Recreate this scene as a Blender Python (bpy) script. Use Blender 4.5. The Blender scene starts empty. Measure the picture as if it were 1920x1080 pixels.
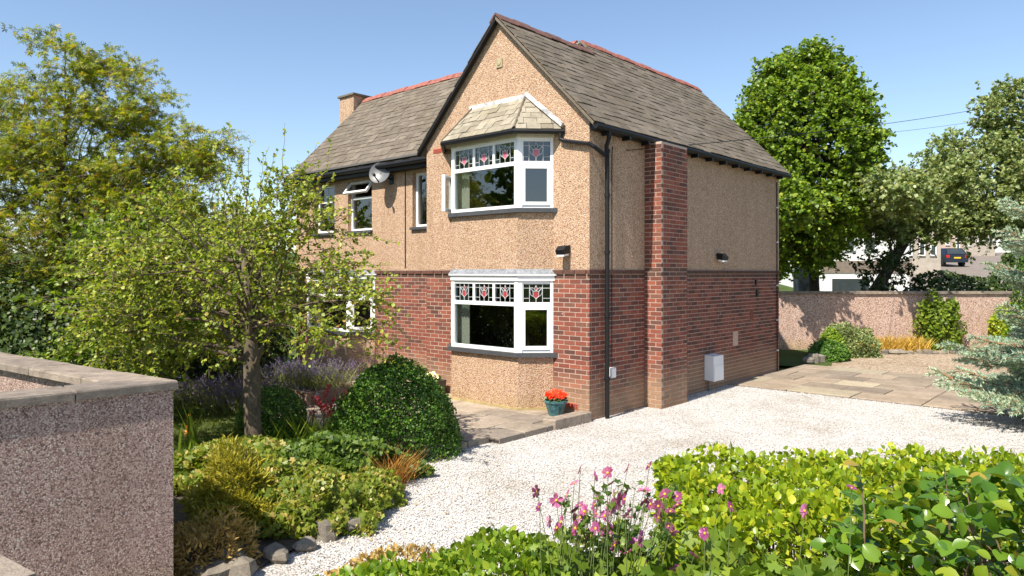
import bpy, math, random
import numpy as np
from mathutils import Vector, Matrix

random.seed(7)
RNG = np.random.default_rng(11)
SC = bpy.context.scene
COL = SC.collection

# ------------------------------------------------------------------ camera
# World frame: x runs along the front of the house, y goes back along its side,
# the front right-hand corner of the house stands at the origin.
TH = math.radians(42.1)
RIGHT = Vector((math.cos(TH), math.sin(TH), 0))
FWD = Vector((-math.sin(TH), math.cos(TH), 0))
EYE = Vector((6.52, -9.01, 2.30))
K = 1335.0

cam_data = bpy.data.cameras.new('camera')
cam_data.sensor_width = 36.0
cam_data.lens = K / 1920 * 36.0
cam_data.shift_y = -28 / 1920
cam_data.clip_start = 0.05
cam_data.clip_end = 2000
cam = bpy.data.objects.new('camera', cam_data)
COL.objects.link(cam)
cam.location = EYE
cam.rotation_euler = (math.pi / 2, 0, TH)
SC.camera = cam

# ------------------------------------------------------------------ light
SUN = Vector((0.03, -0.62, 0.80)).normalized()
w = bpy.data.worlds.new('World')
SC.world = w
w.use_nodes = True
wn = w.node_tree
wn.nodes.clear()
sky = wn.nodes.new('ShaderNodeTexSky')
sky.sky_type = 'NISHITA'
sky.sun_disc = False
sky.sun_elevation = math.asin(SUN.z)
sky.sun_rotation = math.atan2(SUN.x, SUN.y)
sky.air_density = 1.0
sky.dust_density = 0.6
sky.ozone_density = 1.6
bg = wn.nodes.new('ShaderNodeBackground')
bg.inputs['Strength'].default_value = 0.108
wo = wn.nodes.new('ShaderNodeOutputWorld')
wn.links.new(sky.outputs[0], bg.inputs[0])
wn.links.new(bg.outputs[0], wo.inputs[0])
sd = bpy.data.lights.new('sun', 'SUN')
sd.energy = 4.8
sd.angle = math.radians(0.53)
sd.color = (1.0, 0.935, 0.83)
so = bpy.data.objects.new('sun', sd)
COL.objects.link(so)
so.rotation_euler = SUN.to_track_quat('Z', 'Y').to_euler()
SC.view_settings.view_transform = 'Standard'
SC.view_settings.look = 'None'
SC.view_settings.exposure = 0.86
SC.view_settings.gamma = 1.0
SC.view_settings.use_curve_mapping = False

# ------------------------------------------------------------------ helpers
def cv(X, Y, h=0.0):
    """metres right of / ahead of the viewpoint, height above the drive -> world"""
    p = EYE + RIGHT * X + FWD * Y
    return Vector((p.x, p.y, h))

def at(px, py, h=0.0):
    """point of the horizontal plane z=h seen at that place of the survey photo"""
    Y = K * (EYE.z - h) / (py - 512)
    return cv((px - 960) / K * Y, Y, h)

def dp(px, py, Y):
    """point at depth Y"""
    return cv((px - 960) / K * Y, Y, EYE.z - (py - 512) / K * Y)

ROOT = {}

def rootloc(o):
    while o is not None:
        if o.name in ROOT:
            return ROOT[o.name]
        o = o.parent
    return Vector((0, 0, 0))

def tag(o, label=None, cat=None, group=None, kind=None):
    if label: o['label'] = label
    if cat: o['category'] = cat
    if group: o['group'] = group
    if kind: o['kind'] = kind
    return o

def thing(name, label, cat, loc=(0, 0, 0), group=None):
    o = bpy.data.objects.new(name, None)
    o.empty_display_size = 0.2
    COL.objects.link(o)
    o.location = loc
    ROOT[o.name] = Vector(loc)
    return tag(o, label, cat, group)

def raw_mesh(name, V, F, mat, smooth=False, tint=None):
    me = bpy.data.meshes.new(name)
    V = np.asarray(V, dtype=np.float32).reshape(-1, 3)
    if isinstance(F, np.ndarray):
        n, k = F.shape
        me.vertices.add(len(V))
        me.vertices.foreach_set('co', V.ravel())
        me.loops.add(n * k)
        me.loops.foreach_set('vertex_index', F.astype(np.int32).ravel())
        me.polygons.add(n)
        me.polygons.foreach_set('loop_start', np.arange(0, n * k, k, dtype=np.int32))
        me.update(calc_edges=True)
    else:
        me.from_pydata([tuple(v) for v in V], [], F)
        me.update()
    if smooth:
        me.polygons.foreach_set('use_smooth', np.ones(len(me.polygons), dtype=bool))
    if tint is not None:
        a = me.attributes.new('tint', 'FLOAT', 'POINT')
        a.data.foreach_set('value', np.asarray(tint, dtype=np.float32))
    if mat is not None:
        me.materials.append(mat)
    return me

def link(name, me, parent=None, loc=None):
    o = bpy.data.objects.new(name, me)
    COL.objects.link(o)
    if parent is not None:
        o.parent = parent
    if loc is not None:
        o.location = Vector(loc) - rootloc(parent) if parent is not None else Vector(loc)
    return o

class MB:
    """collects shapes in world coordinates"""
    def __init__(self):
        self.v = []; self.f = []; self.t = []
    def add(self, V, F, tint=0.0):
        b = len(self.v)
        self.v.extend([tuple(p) for p in V])
        self.f.extend([tuple(i + b for i in f) for f in F])
        self.t.extend([tint] * len(V))
        return self
    def box(self, x0, x1, y0, y1, z0, z1, tint=0.0, M=None):
        V = [(x0, y0, z0), (x1, y0, z0), (x1, y1, z0), (x0, y1, z0), (x0, y0, z1), (x1, y0, z1), (x1, y1, z1), (x0, y1, z1)]
        if M is not None:
            V = [M @ Vector(p) for p in V]
        return self.add(V, [(3, 2, 1, 0), (4, 5, 6, 7), (0, 1, 5, 4), (1, 2, 6, 5), (2, 3, 7, 6), (3, 0, 4, 7)], tint)
    def prism(self, poly, z0, z1, M=None):
        n = len(poly)
        V = [(p[0], p[1], z0) for p in poly] + [(p[0], p[1], z1) for p in poly]
        if M is not None:
            V = [M @ Vector(p) for p in V]
        F = [tuple(range(n - 1, -1, -1)), tuple(range(n, 2 * n))]
        F += [(i, (i + 1) % n, n + (i + 1) % n, n + i) for i in range(n)]
        return self.add(V, F)
    def slab(self, poly3, d):
        """polygon of 3-D points extruded by vector d"""
        n = len(poly3)
        d = Vector(d)
        V = [Vector(p) for p in poly3] + [Vector(p) + d for p in poly3]
        F = [tuple(range(n - 1, -1, -1)), tuple(range(n, 2 * n))]
        F += [(i, (i + 1) % n, n + (i + 1) % n, n + i) for i in range(n)]
        return self.add(V, F)
    def tube(self, pts, rad, n=8, cap=True):
        pts = [Vector(p) for p in pts]
        if not isinstance(rad, (list, tuple)):
            rad = [rad] * len(pts)
        V = []; F = []
        prev = None
        for i, p in enumerate(pts):
            d = (pts[min(i + 1, len(pts) - 1)] - pts[max(i - 1, 0)]).normalized()
            if prev is None:
                a = d.orthogonal().normalized()
            else:
                a = (prev - d * prev.dot(d))
                a = a.normalized() if a.length > 1e-6 else d.orthogonal().normalized()
            prev = a
            b = d.cross(a)
            for k in range(n):
                t = 2 * math.pi * k / n
                V.append(p + (a * math.cos(t) + b * math.sin(t)) * rad[i])
        for i in range(len(pts) - 1):
            for k in range(n):
                F.append((i * n + k, i * n + (k + 1) % n, (i + 1) * n + (k + 1) % n, (i + 1) * n + k))
        if cap:
            F.append(tuple(range(n - 1, -1, -1)))
            F.append(tuple((len(pts) - 1) * n + k for k in range(n)))
        return self.add(V, F)
    def lathe(self, prof, c, n=24, flute=0.0):
        V = []; F = []
        for (r, z) in prof:
            for k in range(n):
                t = 2 * math.pi * k / n
                rr = r * (1 + (flute if k % 2 else 0))
                V.append((c[0] + rr * math.cos(t), c[1] + rr * math.sin(t), c[2] + z))
        for i in range(len(prof) - 1):
            for k in range(n):
                F.append((i * n + k, i * n + (k + 1) % n, (i + 1) * n + (k + 1) % n, (i + 1) * n + k))
        F.append(tuple(range(n - 1, -1, -1)))
        F.append(tuple((len(prof) - 1) * n + k for k in range(n)))
        return self.add(V, F)
    def build(self, name, mat, parent=None, smooth=False):
        V = np.array([tuple(p) for p in self.v], dtype=np.float64).reshape(-1, 3)
        if parent is not None:
            V = V - np.array(rootloc(parent))
            me = raw_mesh(name, V, self.f, mat, smooth, self.t)
            return link(name, me, parent)
        c = np.array([V[:, 0].mean(), V[:, 1].mean(), V[:, 2].min()])
        o = link(name, raw_mesh(name, V - c, self.f, mat, smooth, self.t))
        o.location = c
        ROOT[o.name] = Vector(c)
        return o

# ------------------------------------------------------------------ materials
class NT:
    def __init__(self, name):
        self.m = bpy.data.materials.new(name)
        self.m.use_nodes = True
        self.t = self.m.node_tree
        self.t.nodes.clear()
        self.out = self.n('ShaderNodeOutputMaterial')
    def n(self, kind, **kw):
        nd = self.t.nodes.new(kind)
        for k, v in kw.items():
            if k.startswith('i_'):
                nd.inputs[k[2:].replace('_', ' ')].default_value = v
            else:
                setattr(nd, k, v)
        return nd
    def l(self, a, b):
        self.t.links.new(a, b)
    def coord(self):
        if not hasattr(self, '_c'):
            self._c = self.n('ShaderNodeNewGeometry').outputs['Position']
        return self._c
    def noise(self, scale, detail=4, rough=0.55, vec=None):
        x = self.n('ShaderNodeTexNoise')
        x.inputs['Scale'].default_value = scale
        x.inputs['Detail'].default_value = detail
        x.inputs['Roughness'].default_value = rough
        self.l(vec if vec is not None else self.coord(), x.inputs['Vector'])
        return x.outputs[0]
    def voro(self, scale, feature='F1', vec=None):
        x = self.n('ShaderNodeTexVoronoi', feature=feature)
        x.inputs['Scale'].default_value = scale
        self.l(vec if vec is not None else self.coord(), x.inputs['Vector'])
        return x
    def ramp(self, fac, stops, interp='LINEAR'):
        r = self.n('ShaderNodeValToRGB')
        e = r.color_ramp
        e.interpolation = interp
        while len(e.elements) < len(stops):
            e.elements.new(0.5)
        for el, (p, c) in zip(e.elements, stops):
            el.position = p
            el.color = (*c, 1) if len(c) == 3 else c
        self.l(fac, r.inputs[0])
        return r.outputs[0]
    def mix(self, fac, a, b, mode='MIX'):
        x = self.n('ShaderNodeMix', data_type='RGBA', blend_type=mode)
        for s, val in ((x.inputs[0], fac), (x.inputs[6], a), (x.inputs[7], b)):
            if isinstance(val, (int, float)):
                s.default_value = val
            elif isinstance(val, tuple):
                s.default_value = (*val, 1)
            else:
                self.l(val, s)
        return x.outputs[2]
    def math(self, op, a, b=0.0):
        x = self.n('ShaderNodeMath', operation=op)
        for s, val in ((x.inputs[0], a), (x.inputs[1], b)):
            if isinstance(val, (int, float)):
                s.default_value = val
            else:
                self.l(val, s)
        return x.outputs[0]
    def tint(self):
        """one number per piece: attribute of joined pieces + random of separate objects"""
        a = self.n('ShaderNodeAttribute', attribute_name='tint').outputs['Fac']
        b = self.n('ShaderNodeObjectInfo').outputs['Random']
        return self.math('FRACT', self.math('ADD', a, b))
    def attr(self):
        return self.n('ShaderNodeAttribute', attribute_name='tint').outputs['Fac']
    def bump(self, h, strength=0.5, dist=0.01):
        b = self.n('ShaderNodeBump')
        b.inputs['Strength'].default_value = strength
        b.inputs['Distance'].default_value = dist
        self.l(h, b.inputs['Height'])
        return b.outputs[0]
    def bsdf(self, color, rough=0.6, normal=None, metal=0.0, spec=0.5):
        p = self.n('ShaderNodeBsdfPrincipled')
        if isinstance(color, tuple):
            p.inputs['Base Color'].default_value = (*color, 1)
        else:
            self.l(color, p.inputs['Base Color'])
        if isinstance(rough, (int, float)):
            p.inputs['Roughness'].default_value = rough
        else:
            self.l(rough, p.inputs['Roughness'])
        p.inputs['Metallic'].default_value = metal
        p.inputs['Specular IOR Level'].default_value = spec
        if normal is not None:
            self.l(normal, p.inputs['Normal'])
        return p.outputs[0]
    def done(self, shader):
        self.l(shader, self.out.inputs['Surface'])
        return self.m

def plain(name, c, rough=0.5, var=0.12, scale=6.0, metal=0.0, spec=0.5):
    t = NT(name)
    n = t.noise(scale, 5)
    lo = tuple(x * (1 - var) for x in c); hi = tuple(min(1, x * (1 + var)) for x in c)
    return t.done(t.bsdf(t.ramp(n, [(0.3, lo), (0.7, hi)]), rough, t.bump(n, 0.06, 0.01), metal, spec))

def pebbledash(name, stops, scale=58, stain=(0.8, 0.78, 0.7), bump=0.9, amount=0.35):
    t = NT(name)
    v = t.voro(scale)
    sp = t.n('ShaderNodeSeparateColor'); t.l(v.outputs['Color'], sp.inputs[0])
    c = t.ramp(sp.outputs[0], stops)
    g = t.ramp(v.outputs['Distance'], [(0.25, (1, 1, 1)), (0.75, (0.62, 0.55, 0.5))])
    c = t.mix(1.0, c, g, 'MULTIPLY')
    big = t.noise(0.9, 5, 0.6)
    c = t.mix(t.ramp(big, [(0.4, (0, 0, 0)), (0.7, (amount,) * 3)]), c, t.mix(1.0, c, stain, 'MULTIPLY'))
    mp = t.n('ShaderNodeMapping'); mp.inputs['Scale'].default_value = (5.0, 5.0, 0.35); t.l(t.coord(), mp.inputs['Vector'])
    st = t.noise(1.0, 5, 0.6, mp.outputs[0])
    c = t.mix(t.ramp(st, [(0.5, (0, 0, 0)), (0.72, (0.4,) * 3)]), c, t.mix(1.0, c, (0.70, 0.66, 0.58), 'MULTIPLY'))
    z = t.n('ShaderNodeSeparateXYZ'); t.l(t.coord(), z.inputs[0])
    zz = t.math('ADD', z.outputs[2], t.math('MULTIPLY', t.noise(2.3, 5), 0.5))
    c = t.mix(t.ramp(zz, [(0.25, (0.55,) * 3), (0.62, (0, 0, 0))]), c, t.mix(1.0, c, (0.78, 0.80, 0.48), 'MULTIPLY'))
    h = t.math('SUBTRACT', 1.0, v.outputs['Distance'])
    return t.done(t.bsdf(c, 0.85, t.bump(h, bump, 0.012), spec=0.25))

def leafmat(name, stops, transl=0.35, rough=0.45, spec=0.4, patch=None):
    t = NT(name)
    c = t.ramp(t.tint(), stops)
    n = t.noise(2.2, 3)
    c = t.mix(t.ramp(n, [(0.35, (0, 0, 0)), (0.7, (0.35,) * 3)]), c, t.mix(1.0, c, (1.25, 1.1, 0.75), 'MULTIPLY'))
    c = t.mix(1.0, c, (1.46, 1.34, 0.92), 'MULTIPLY')
    a = t.bsdf(c, rough, spec=spec)
    tr = t.n('ShaderNodeBsdfTranslucent')
    t.l(t.mix(1.0, c, (1.5, 1.5, 0.7), 'MULTIPLY'), tr.inputs[0])
    m = t.n('ShaderNodeMixShader'); m.inputs[0].default_value = transl
    t.l(a, m.inputs[1]); t.l(tr.outputs[0], m.inputs[2])
    return t.done(m.outputs[0])

M = {}
M['render'] = pebbledash('pebbledash_cream', [(0.0, (0.26, 0.15, 0.12)), (0.12, (0.44, 0.27, 0.18)), (0.3, (0.56, 0.365, 0.225)), (0.55, (0.64, 0.45, 0.295)), (0.78, (0.75, 0.60, 0.43)), (0.9, (0.59, 0.39, 0.32)), (1.0, (0.80, 0.69, 0.54))], 76)
M['pinkwall'] = pebbledash('pebbledash_pink', [(0.0, (0.22, 0.15, 0.13)), (0.2, (0.52, 0.35, 0.28)), (0.6, (0.66, 0.48, 0.40)), (1.0, (0.78, 0.64, 0.55))], 50)
M['darkdash'] = pebbledash('pebbledash_brown', [(0.0, (0.17, 0.115, 0.105)), (0.25, (0.42, 0.285, 0.25)), (0.6, (0.58, 0.42, 0.365)), (0.85, (0.70, 0.55, 0.47)), (1.0, (0.80, 0.70, 0.62))], 105, bump=1.0)

def brick_mat(dark=False):
    t = NT('dark_brick' if dark else 'red_brick')
    c = t.ramp(t.tint(), [(0.0, (0.115, 0.056, 0.046)), (0.18, (0.15, 0.064, 0.050)), (0.30, (0.205, 0.070, 0.050)), (0.5, (0.255, 0.082, 0.056)), (0.72, (0.31, 0.105, 0.068)), (0.84, (0.22, 0.086, 0.062)), (0.92, (0.125, 0.062, 0.052)), (1.0, (0.27, 0.12, 0.08))])
    if dark: c = t.mix(0.75, c, (0.10, 0.062, 0.048))
    n = t.noise(38, 5, 0.65)
    c = t.mix(1.0, c, t.ramp(n, [(0.3, (0.72, 0.72, 0.72)), (0.7, (1.2, 1.15, 1.1))]), 'MULTIPLY')
    # lime bloom and soil stain on the lowest courses, soot on the string course
    z = t.n('ShaderNodeSeparateXYZ'); t.l(t.coord(), z.inputs[0])
    zz = t.math('ADD', z.outputs[2], t.math('MULTIPLY', t.noise(1.6, 4), 0.55))
    c = t.mix(1.0, c, (0.88, 0.86, 0.84), 'MULTIPLY')
    lowf = t.ramp(t.math('MULTIPLY', zz, 0.5), [(0.28, (0.72,) * 3), (0.52, (0, 0, 0))])
    c = t.mix(lowf, c, (0.34, 0.22, 0.13))
    spots = t.voro(3.1)
    dot = t.ramp(spots.outputs['Distance'], [(0.035, (0.7,) * 3), (0.05, (0, 0, 0))])
    c = t.mix(dot, c, (0.55, 0.48, 0.42))
    return t.done(t.bsdf(c, 0.85, t.bump(n, 0.5, 0.006), spec=0.25))
M['brick'] = brick_mat()
M['brick_dark'] = brick_mat(True)

def mortar_mat():
    t = NT('mortar')
    n = t.noise(60, 5, 0.7)
    c = t.ramp(n, [(0.3, (0.38, 0.285, 0.225)), (0.7, (0.52, 0.405, 0.33))])
    return t.done(t.bsdf(c, 0.95, t.bump(n, 0.6, 0.006), spec=0.1))
M['mortar'] = mortar_mat()

def slate_mat(name, a, b, c3, moss=0.5):
    t = NT(name)
    c = t.ramp(t.tint(), [(0.0, a), (0.55, b), (1.0, c3)])
    n = t.noise(9, 6, 0.65)
    c = t.mix(1.0, c, t.ramp(n, [(0.3, (0.78, 0.78, 0.78)), (0.72, (1.16, 1.15, 1.1))]), 'MULTIPLY')
    s = t.noise(0.8, 5, 0.6)
    c = t.mix(t.ramp(s, [(0.42, (0, 0, 0)), (0.68, (moss,) * 3)]), c, t.mix(1.0, c, (0.62, 0.58, 0.44), 'MULTIPLY'))
    sp = t.noise(26, 2)
    c = t.mix(t.ramp(sp, [(0.70, (0, 0, 0)), (0.76, (0.5,) * 3)]), c, (0.42, 0.40, 0.34))
    return t.done(t.bsdf(c, 0.75, t.bump(n, 0.5, 0.01), spec=0.3))
M['slate'] = slate_mat('roof_slate', (0.128, 0.104, 0.079), (0.155, 0.127, 0.097), (0.188, 0.157, 0.122))
M['slate_warm'] = slate_mat('bay_stone_slate', (0.235, 0.205, 0.16), (0.305, 0.27, 0.21), (0.37, 0.33, 0.265), 0.5)
M['ridge'] = plain('ridge_terracotta', (0.26, 0.085, 0.06), 0.8, 0.45, 14)
M['ridge_dark'] = plain('dark_ridge_tile', (0.12, 0.055, 0.042), 0.85, 0.5, 12)  # darker brown-red tile used along the front gable ridge
M['upvc'] = plain('white_upvc', (0.80, 0.80, 0.79), 0.3, 0.03, 2)
M['cream'] = plain('cream_paint', (0.66, 0.61, 0.52), 0.55, 0.1, 7)
M['sill'] = plain('dark_grey_sill', (0.055, 0.057, 0.062), 0.55, 0.2, 9)
M['black'] = plain('black_plastic', (0.009, 0.009, 0.010), 0.5, 0.2, 8, spec=0.3)
M['lead'] = plain('lead_flashing', (0.20, 0.21, 0.225), 0.5, 0.45, 16)
M['white_flash'] = plain('white_painted_flashing', (0.52, 0.52, 0.51), 0.7, 0.5, 9)
M['came'] = plain('window_lead_came', (0.50, 0.52, 0.52), 0.45, 0.1, 10)
M['plinth'] = plain('ochre_plinth', (0.36, 0.28, 0.13), 0.85, 0.25, 8)
M['steel'] = plain('grey_steel', (0.11, 0.112, 0.115), 0.4, 0.15, 9, spec=0.5)
M['white_plastic'] = plain('white_plastic', (0.74, 0.74, 0.74), 0.45, 0.04, 4)
M['dark_in'] = plain('dark_room', (0.10, 0.095, 0.09), 0.9, 0.2, 2)
M['curtain'] = plain('cream_curtain', (0.62, 0.58, 0.46), 0.9, 0.06, 12)
M['airbrick'] = plain('terracotta_airbrick', (0.50, 0.08, 0.04), 0.7, 0.15, 20)
M['stoneware'] = plain('stone_vent', (0.36, 0.30, 0.18), 0.85, 0.2, 20)
M['hole_shade'] = plain('air_hole_shade', (0.03, 0.02, 0.018), 0.9, 0.1, 10)  # near-black colour painting the shade inside the air brick holes
M['patch'] = plain('pale_mortar_patch', (0.50, 0.35, 0.26), 0.9, 0.2, 20)

def glass_mat(name, tintc=(0.85, 0.9, 0.92), ior=1.75, dark=0.0):
    t = NT(name)
    tr = t.n('ShaderNodeBsdfTransparent'); tr.inputs[0].default_value = (*tintc, 1)
    gl = t.n('ShaderNodeBsdfGlossy'); gl.inputs['Roughness'].default_value = 0.004
    n = t.noise(1.4, 2)
    t.l(t.bump(n, 0.025, 0.02), gl.inputs['Normal'])
    fr = t.n('ShaderNodeFresnel'); fr.inputs['IOR'].default_value = ior
    m = t.n('ShaderNodeMixShader')
    geo = t.n('ShaderNodeNewGeometry')      # reflect on the outer skin only
    t.l(t.math('MULTIPLY', fr.outputs[0], t.math('SUBTRACT', 1.0, geo.outputs['Backfacing'])), m.inputs[0]); t.l(tr.outputs[0], m.inputs[1]); t.l(gl.outputs[0], m.inputs[2])
    return t.done(m.outputs[0])
M['glass'] = glass_mat('window_glass', (0.74, 0.78, 0.78), 2.3)
M['glass_lead'] = glass_mat('leaded_glass', (0.45, 0.54, 0.56), 2.1)
M['glass_red'] = plain('red_stained_glass', (0.34, 0.05, 0.06), 0.15, 0.2, 12)
M['glass_pink'] = plain('pink_stained_glass', (0.50, 0.12, 0.17), 0.15, 0.2, 12)
M['glass_dark'] = plain('dark_green_stained_glass', (0.02, 0.045, 0.04), 0.12, 0.2, 12)

def stone_mat(name, a, b, scale=5, bump=0.4):
    t = NT(name)
    n = t.noise(scale, 8, 0.68)
    c = t.ramp(n, [(0.28, a), (0.72, b)])
    tn = t.ramp(t.tint(), [(0, (0.72, 0.72, 0.72)), (1, (1.18, 1.13, 1.05))])
    c = t.mix(1.0, c, tn, 'MULTIPLY')
    f = t.noise(scale * 9, 4, 0.7)
    c = t.mix(1.0, c, t.ramp(f, [(0.3, (0.78,) * 3), (0.7, (1.12,) * 3)]), 'MULTIPLY')
    return t.done(t.bsdf(c, 0.88, t.bump(f, bump, 0.01), spec=0.2))
M['slab'] = stone_mat('paving_slab', (0.22, 0.18, 0.145), (0.40, 0.34, 0.275), 2.2)
M['slab_right'] = stone_mat('drive_slab', (0.215, 0.172, 0.132), (0.35, 0.29, 0.23), 2.0)
M['slab_yellow'] = stone_mat('buff_slab', (0.30, 0.26, 0.19), (0.39, 0.34, 0.26), 2.2)
M['coping'] = stone_mat('stone_coping', (0.15, 0.125, 0.105), (0.36, 0.305, 0.255), 8, 0.9)
M['rock'] = stone_mat('edging_rock', (0.12, 0.105, 0.085), (0.32, 0.285, 0.235), 5, 1.0)
M['oldstone'] = stone_mat('old_limewashed_stone', (0.10, 0.095, 0.09), (0.44, 0.42, 0.40), 2.5, 0.8)

def gravel_mat(name, lo, mid, hi, scale, dirt):
    t = NT(name)
    v = t.voro(scale)
    sp = t.n('ShaderNodeSeparateColor'); t.l(v.outputs['Color'], sp.inputs[0])
    c = t.ramp(sp.outputs[0], [(0.0, lo), (0.2, mid), (1.0, hi)])
    c = t.mix(1.0, c, t.ramp(v.outputs['Distance'], [(0.3, (1, 1, 1)), (0.8, (0.5, 0.47, 0.44))]), 'MULTIPLY')
    b = t.noise(0.8, 7, 0.68)
    c = t.mix(t.ramp(b, [(0.46, (0, 0, 0)), (0.70, (0.75,) * 3)]), c, t.mix(1.0, c, dirt, 'MULTIPLY'))
    h = t.math('SUBTRACT', 1.0, v.outputs['Distance'])
    return t.done(t.bsdf(c, 0.9, t.bump(h, 0.9, 0.015), spec=0.2))
M['gravel'] = gravel_mat('white_chippings', (0.40, 0.375, 0.345), (0.58, 0.555, 0.525), (0.68, 0.66, 0.63), 50, (0.72, 0.66, 0.58))
M['gravel_beige'] = gravel_mat('beige_gravel', (0.16, 0.12, 0.08), (0.40, 0.31, 0.22), (0.56, 0.45, 0.34), 30, (0.7, 0.62, 0.5))
t = NT('white_chip_stone')
_d = t.ramp(t.noise(0.8, 7, 0.68), [(0.48, (1, 1, 1)), (0.72, (0.74, 0.69, 0.62))])
M['chip'] = t.done(t.bsdf(t.mix(1.0, _d, t.ramp(t.attr(), [(0.0, (0.22, 0.20, 0.18)), (0.10, (0.50, 0.475, 0.445)), (0.4, (0.63, 0.61, 0.58)), (1.0, (0.76, 0.74, 0.72))]), 'MULTIPLY'), 0.85, spec=0.2))
M['soil'] = plain('garden_soil', (0.055, 0.040, 0.028), 0.95, 0.4, 14)
def ground_mat():
    t = NT('meadow_ground')
    n = t.noise(0.7, 8, 0.65)
    f = t.noise(22, 4, 0.7)
    c = t.ramp(n, [(0.3, (0.035, 0.06, 0.015)), (0.55, (0.07, 0.10, 0.025)), (0.75, (0.12, 0.10, 0.05))])
    c = t.mix(1.0, c, t.ramp(f, [(0.3, (0.6,) * 3), (0.7, (1.25,) * 3)]), 'MULTIPLY')
    return t.done(t.bsdf(c, 0.95, t.bump(f, 0.8, 0.03), spec=0.1))
M['ground'] = ground_mat()
M['road'] = stone_mat('pale_worn_asphalt', (0.24, 0.20, 0.17), (0.34, 0.29, 0.25), 1.5)
M['bark'] = stone_mat('grey_brown_bark', (0.075, 0.055, 0.038), (0.24, 0.19, 0.135), 9, 1.0)
M['bark_dark'] = stone_mat('dark_bark', (0.03, 0.024, 0.018), (0.085, 0.065, 0.048), 7, 1.0)
M['twig'] = plain('brown_twig', (0.16, 0.105, 0.06), 0.8, 0.3, 20)
M['stem_green'] = plain('green_stem', (0.10, 0.13, 0.04), 0.6, 0.3, 20)
# ================================================================== HOUSE
HOUSE = thing('detached_house', 'detached two storey house of cream pebbledash over red brick with slate roofs', 'house', (-1.9, 3.0, 0))

BRICKS = []
def brick_region(o, d, L, z0, z1, openings=(), out=0.0, dark=False):
    """o: plan origin, d: unit direction to the right as seen from outside"""
    d = Vector((d[0], d[1], 0)); nrm = Vector((d.y, -d.x, 0))
    o = Vector((o[0], o[1], 0)) + nrm * out
    k = 0
    z = z0
    while z + 0.06 <= z1 + 1e-4:
        off = 0.1125 * (k % 2)
        s = -off
        while s < L - 0.03:
            a, b = max(s, 0), min(s + 0.2115, L)
            segs = [(a, b)]
            for (a0, a1, b0, b1) in openings:
                if z + 0.065 > b0 and z < b1:
                    ns = []
                    for (p, q) in segs:
                        if q <= a0 or p >= a1: ns.append((p, q))
                        else:
                            if p < a0 - 0.03: ns.append((p, a0))
                            if q > a1 + 0.03: ns.append((a1, q))
                    segs = ns
            for (p, q) in segs:
                if q - p > 0.03:
                    c = o + d * ((p + q) / 2) + Vector((0, 0, z + 0.0335))
                    BRICKS.append((c, math.atan2(d.y, d.x), q - p, nrm, dark or z > ZB - 0.16 and z < ZB))
            s += 0.225
        z += 0.075
        k += 1

def brick_mesh():
    h = 0.0310
    V = [(-.5, 0, -h), (.5, 0, -h), (.5, 0, h), (-.5, 0, h), (-.5, .05, -h), (.5, .05, -h), (.5, .05, h), (-.5, .05, h)]
    F = [(0, 1, 2, 3), (1, 5, 6, 2), (4, 0, 3, 7), (3, 2, 6, 7), (4, 5, 1, 0)]
    return np.array(V), F

FX0, BX0, BX1 = -3.82, -3.10, -0.72       # left edge of the gabled bay front, ends of the bay window
WY = 0.57                                  # wing front wall
WX0, WB0, WB1 = -9.40, -8.66, -6.19        # wing left end, ends of the wing's bay window
SY = 7.50                                  # length of the side wall
ZB = 2.36                                  # top of the brickwork
SL = 1.0194
def roofz(x): return 6.72 - SL * abs(x + 1.91)

# mortar cores
m = MB(); e = 0.0035
m.box(BX1, -e, e, 0.27, -0.2, ZB)
front_core = m.build('brick_front', M['mortar'], HOUSE)
m = MB(); m.box(FX0 + e, BX0, e, 0.27, -0.2, ZB)
front_core2 = m.build('brick_front', M['mortar'], HOUSE)
m = MB(); m.box(-0.28, -e, 0.27, SY, -0.2, ZB)
side_core = m.build('brick_side', M['mortar'], HOUSE)
m = MB(); m.box(-6.19, FX0 + 0.2, WY + e, WY + 0.27, -0.2, ZB)
wing_core = m.build('brick_wing', M['mortar'], HOUSE)
m = MB(); m.box(WX0 + e, WB0, WY + e, WY + 0.27, -0.2, ZB)
wing_core2 = m.build('brick_wing', M['mortar'], HOUSE)
m = MB(); m.box(0.001, 0.33 - e, 1.61 + e, 2.50 - e, -0.2, 4.53)
breast_core = m.build('chimney_breast', M['mortar'], HOUSE)
tag(breast_core, 'brick chimney breast rising to the eaves')

regs = []
def region(core, *a, **k):
    n0 = len(BRICKS); brick_region(*a, **k); regs.append((core, n0, len(BRICKS)))
zt = ZB - 0.075
region(front_core, (BX1, 0), (1, 0), -BX1, -0.04, zt)
region(front_core2, (FX0, 0), (1, 0), BX0 - FX0, -0.04, zt)
region(side_core, (0, 0.06), (0, 1), 1.61 - 0.06, -0.04, zt)
region(side_core, (0, 2.50), (0, 1), SY - 2.50, -0.04, zt)
region(wing_core, (WB1, WY), (1, 0), FX0 + 0.15 - WB1, -0.04, zt)
region(wing_core2, (WX0, WY), (1, 0), WB0 - WX0, -0.04, zt)
region(breast_core, (0.0, 1.61), (1, 0), 0.33, 0.0, 4.53)
region(breast_core, (0.33, 1.61 + 0.06), (0, 1), 0.89 - 0.06, 0.0, 4.53)
# string course standing proud under the render
region(front_core, (BX1, 0), (1, 0), -BX1 + 0.022, zt, ZB, out=0.022)
region(front_core2, (FX0, 0), (1, 0), BX0 - FX0, zt, ZB, out=0.022)
region(side_core, (0, 0.035), (0, 1), 1.61 - 0.04, zt, ZB, out=0.022)
region(side_core, (0, 2.505), (0, 1), SY - 2.505, zt, ZB, out=0.022)
region(wing_core, (WB1, WY), (1, 0), FX0 + 0.15 - WB1, zt, ZB, out=0.022)

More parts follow.
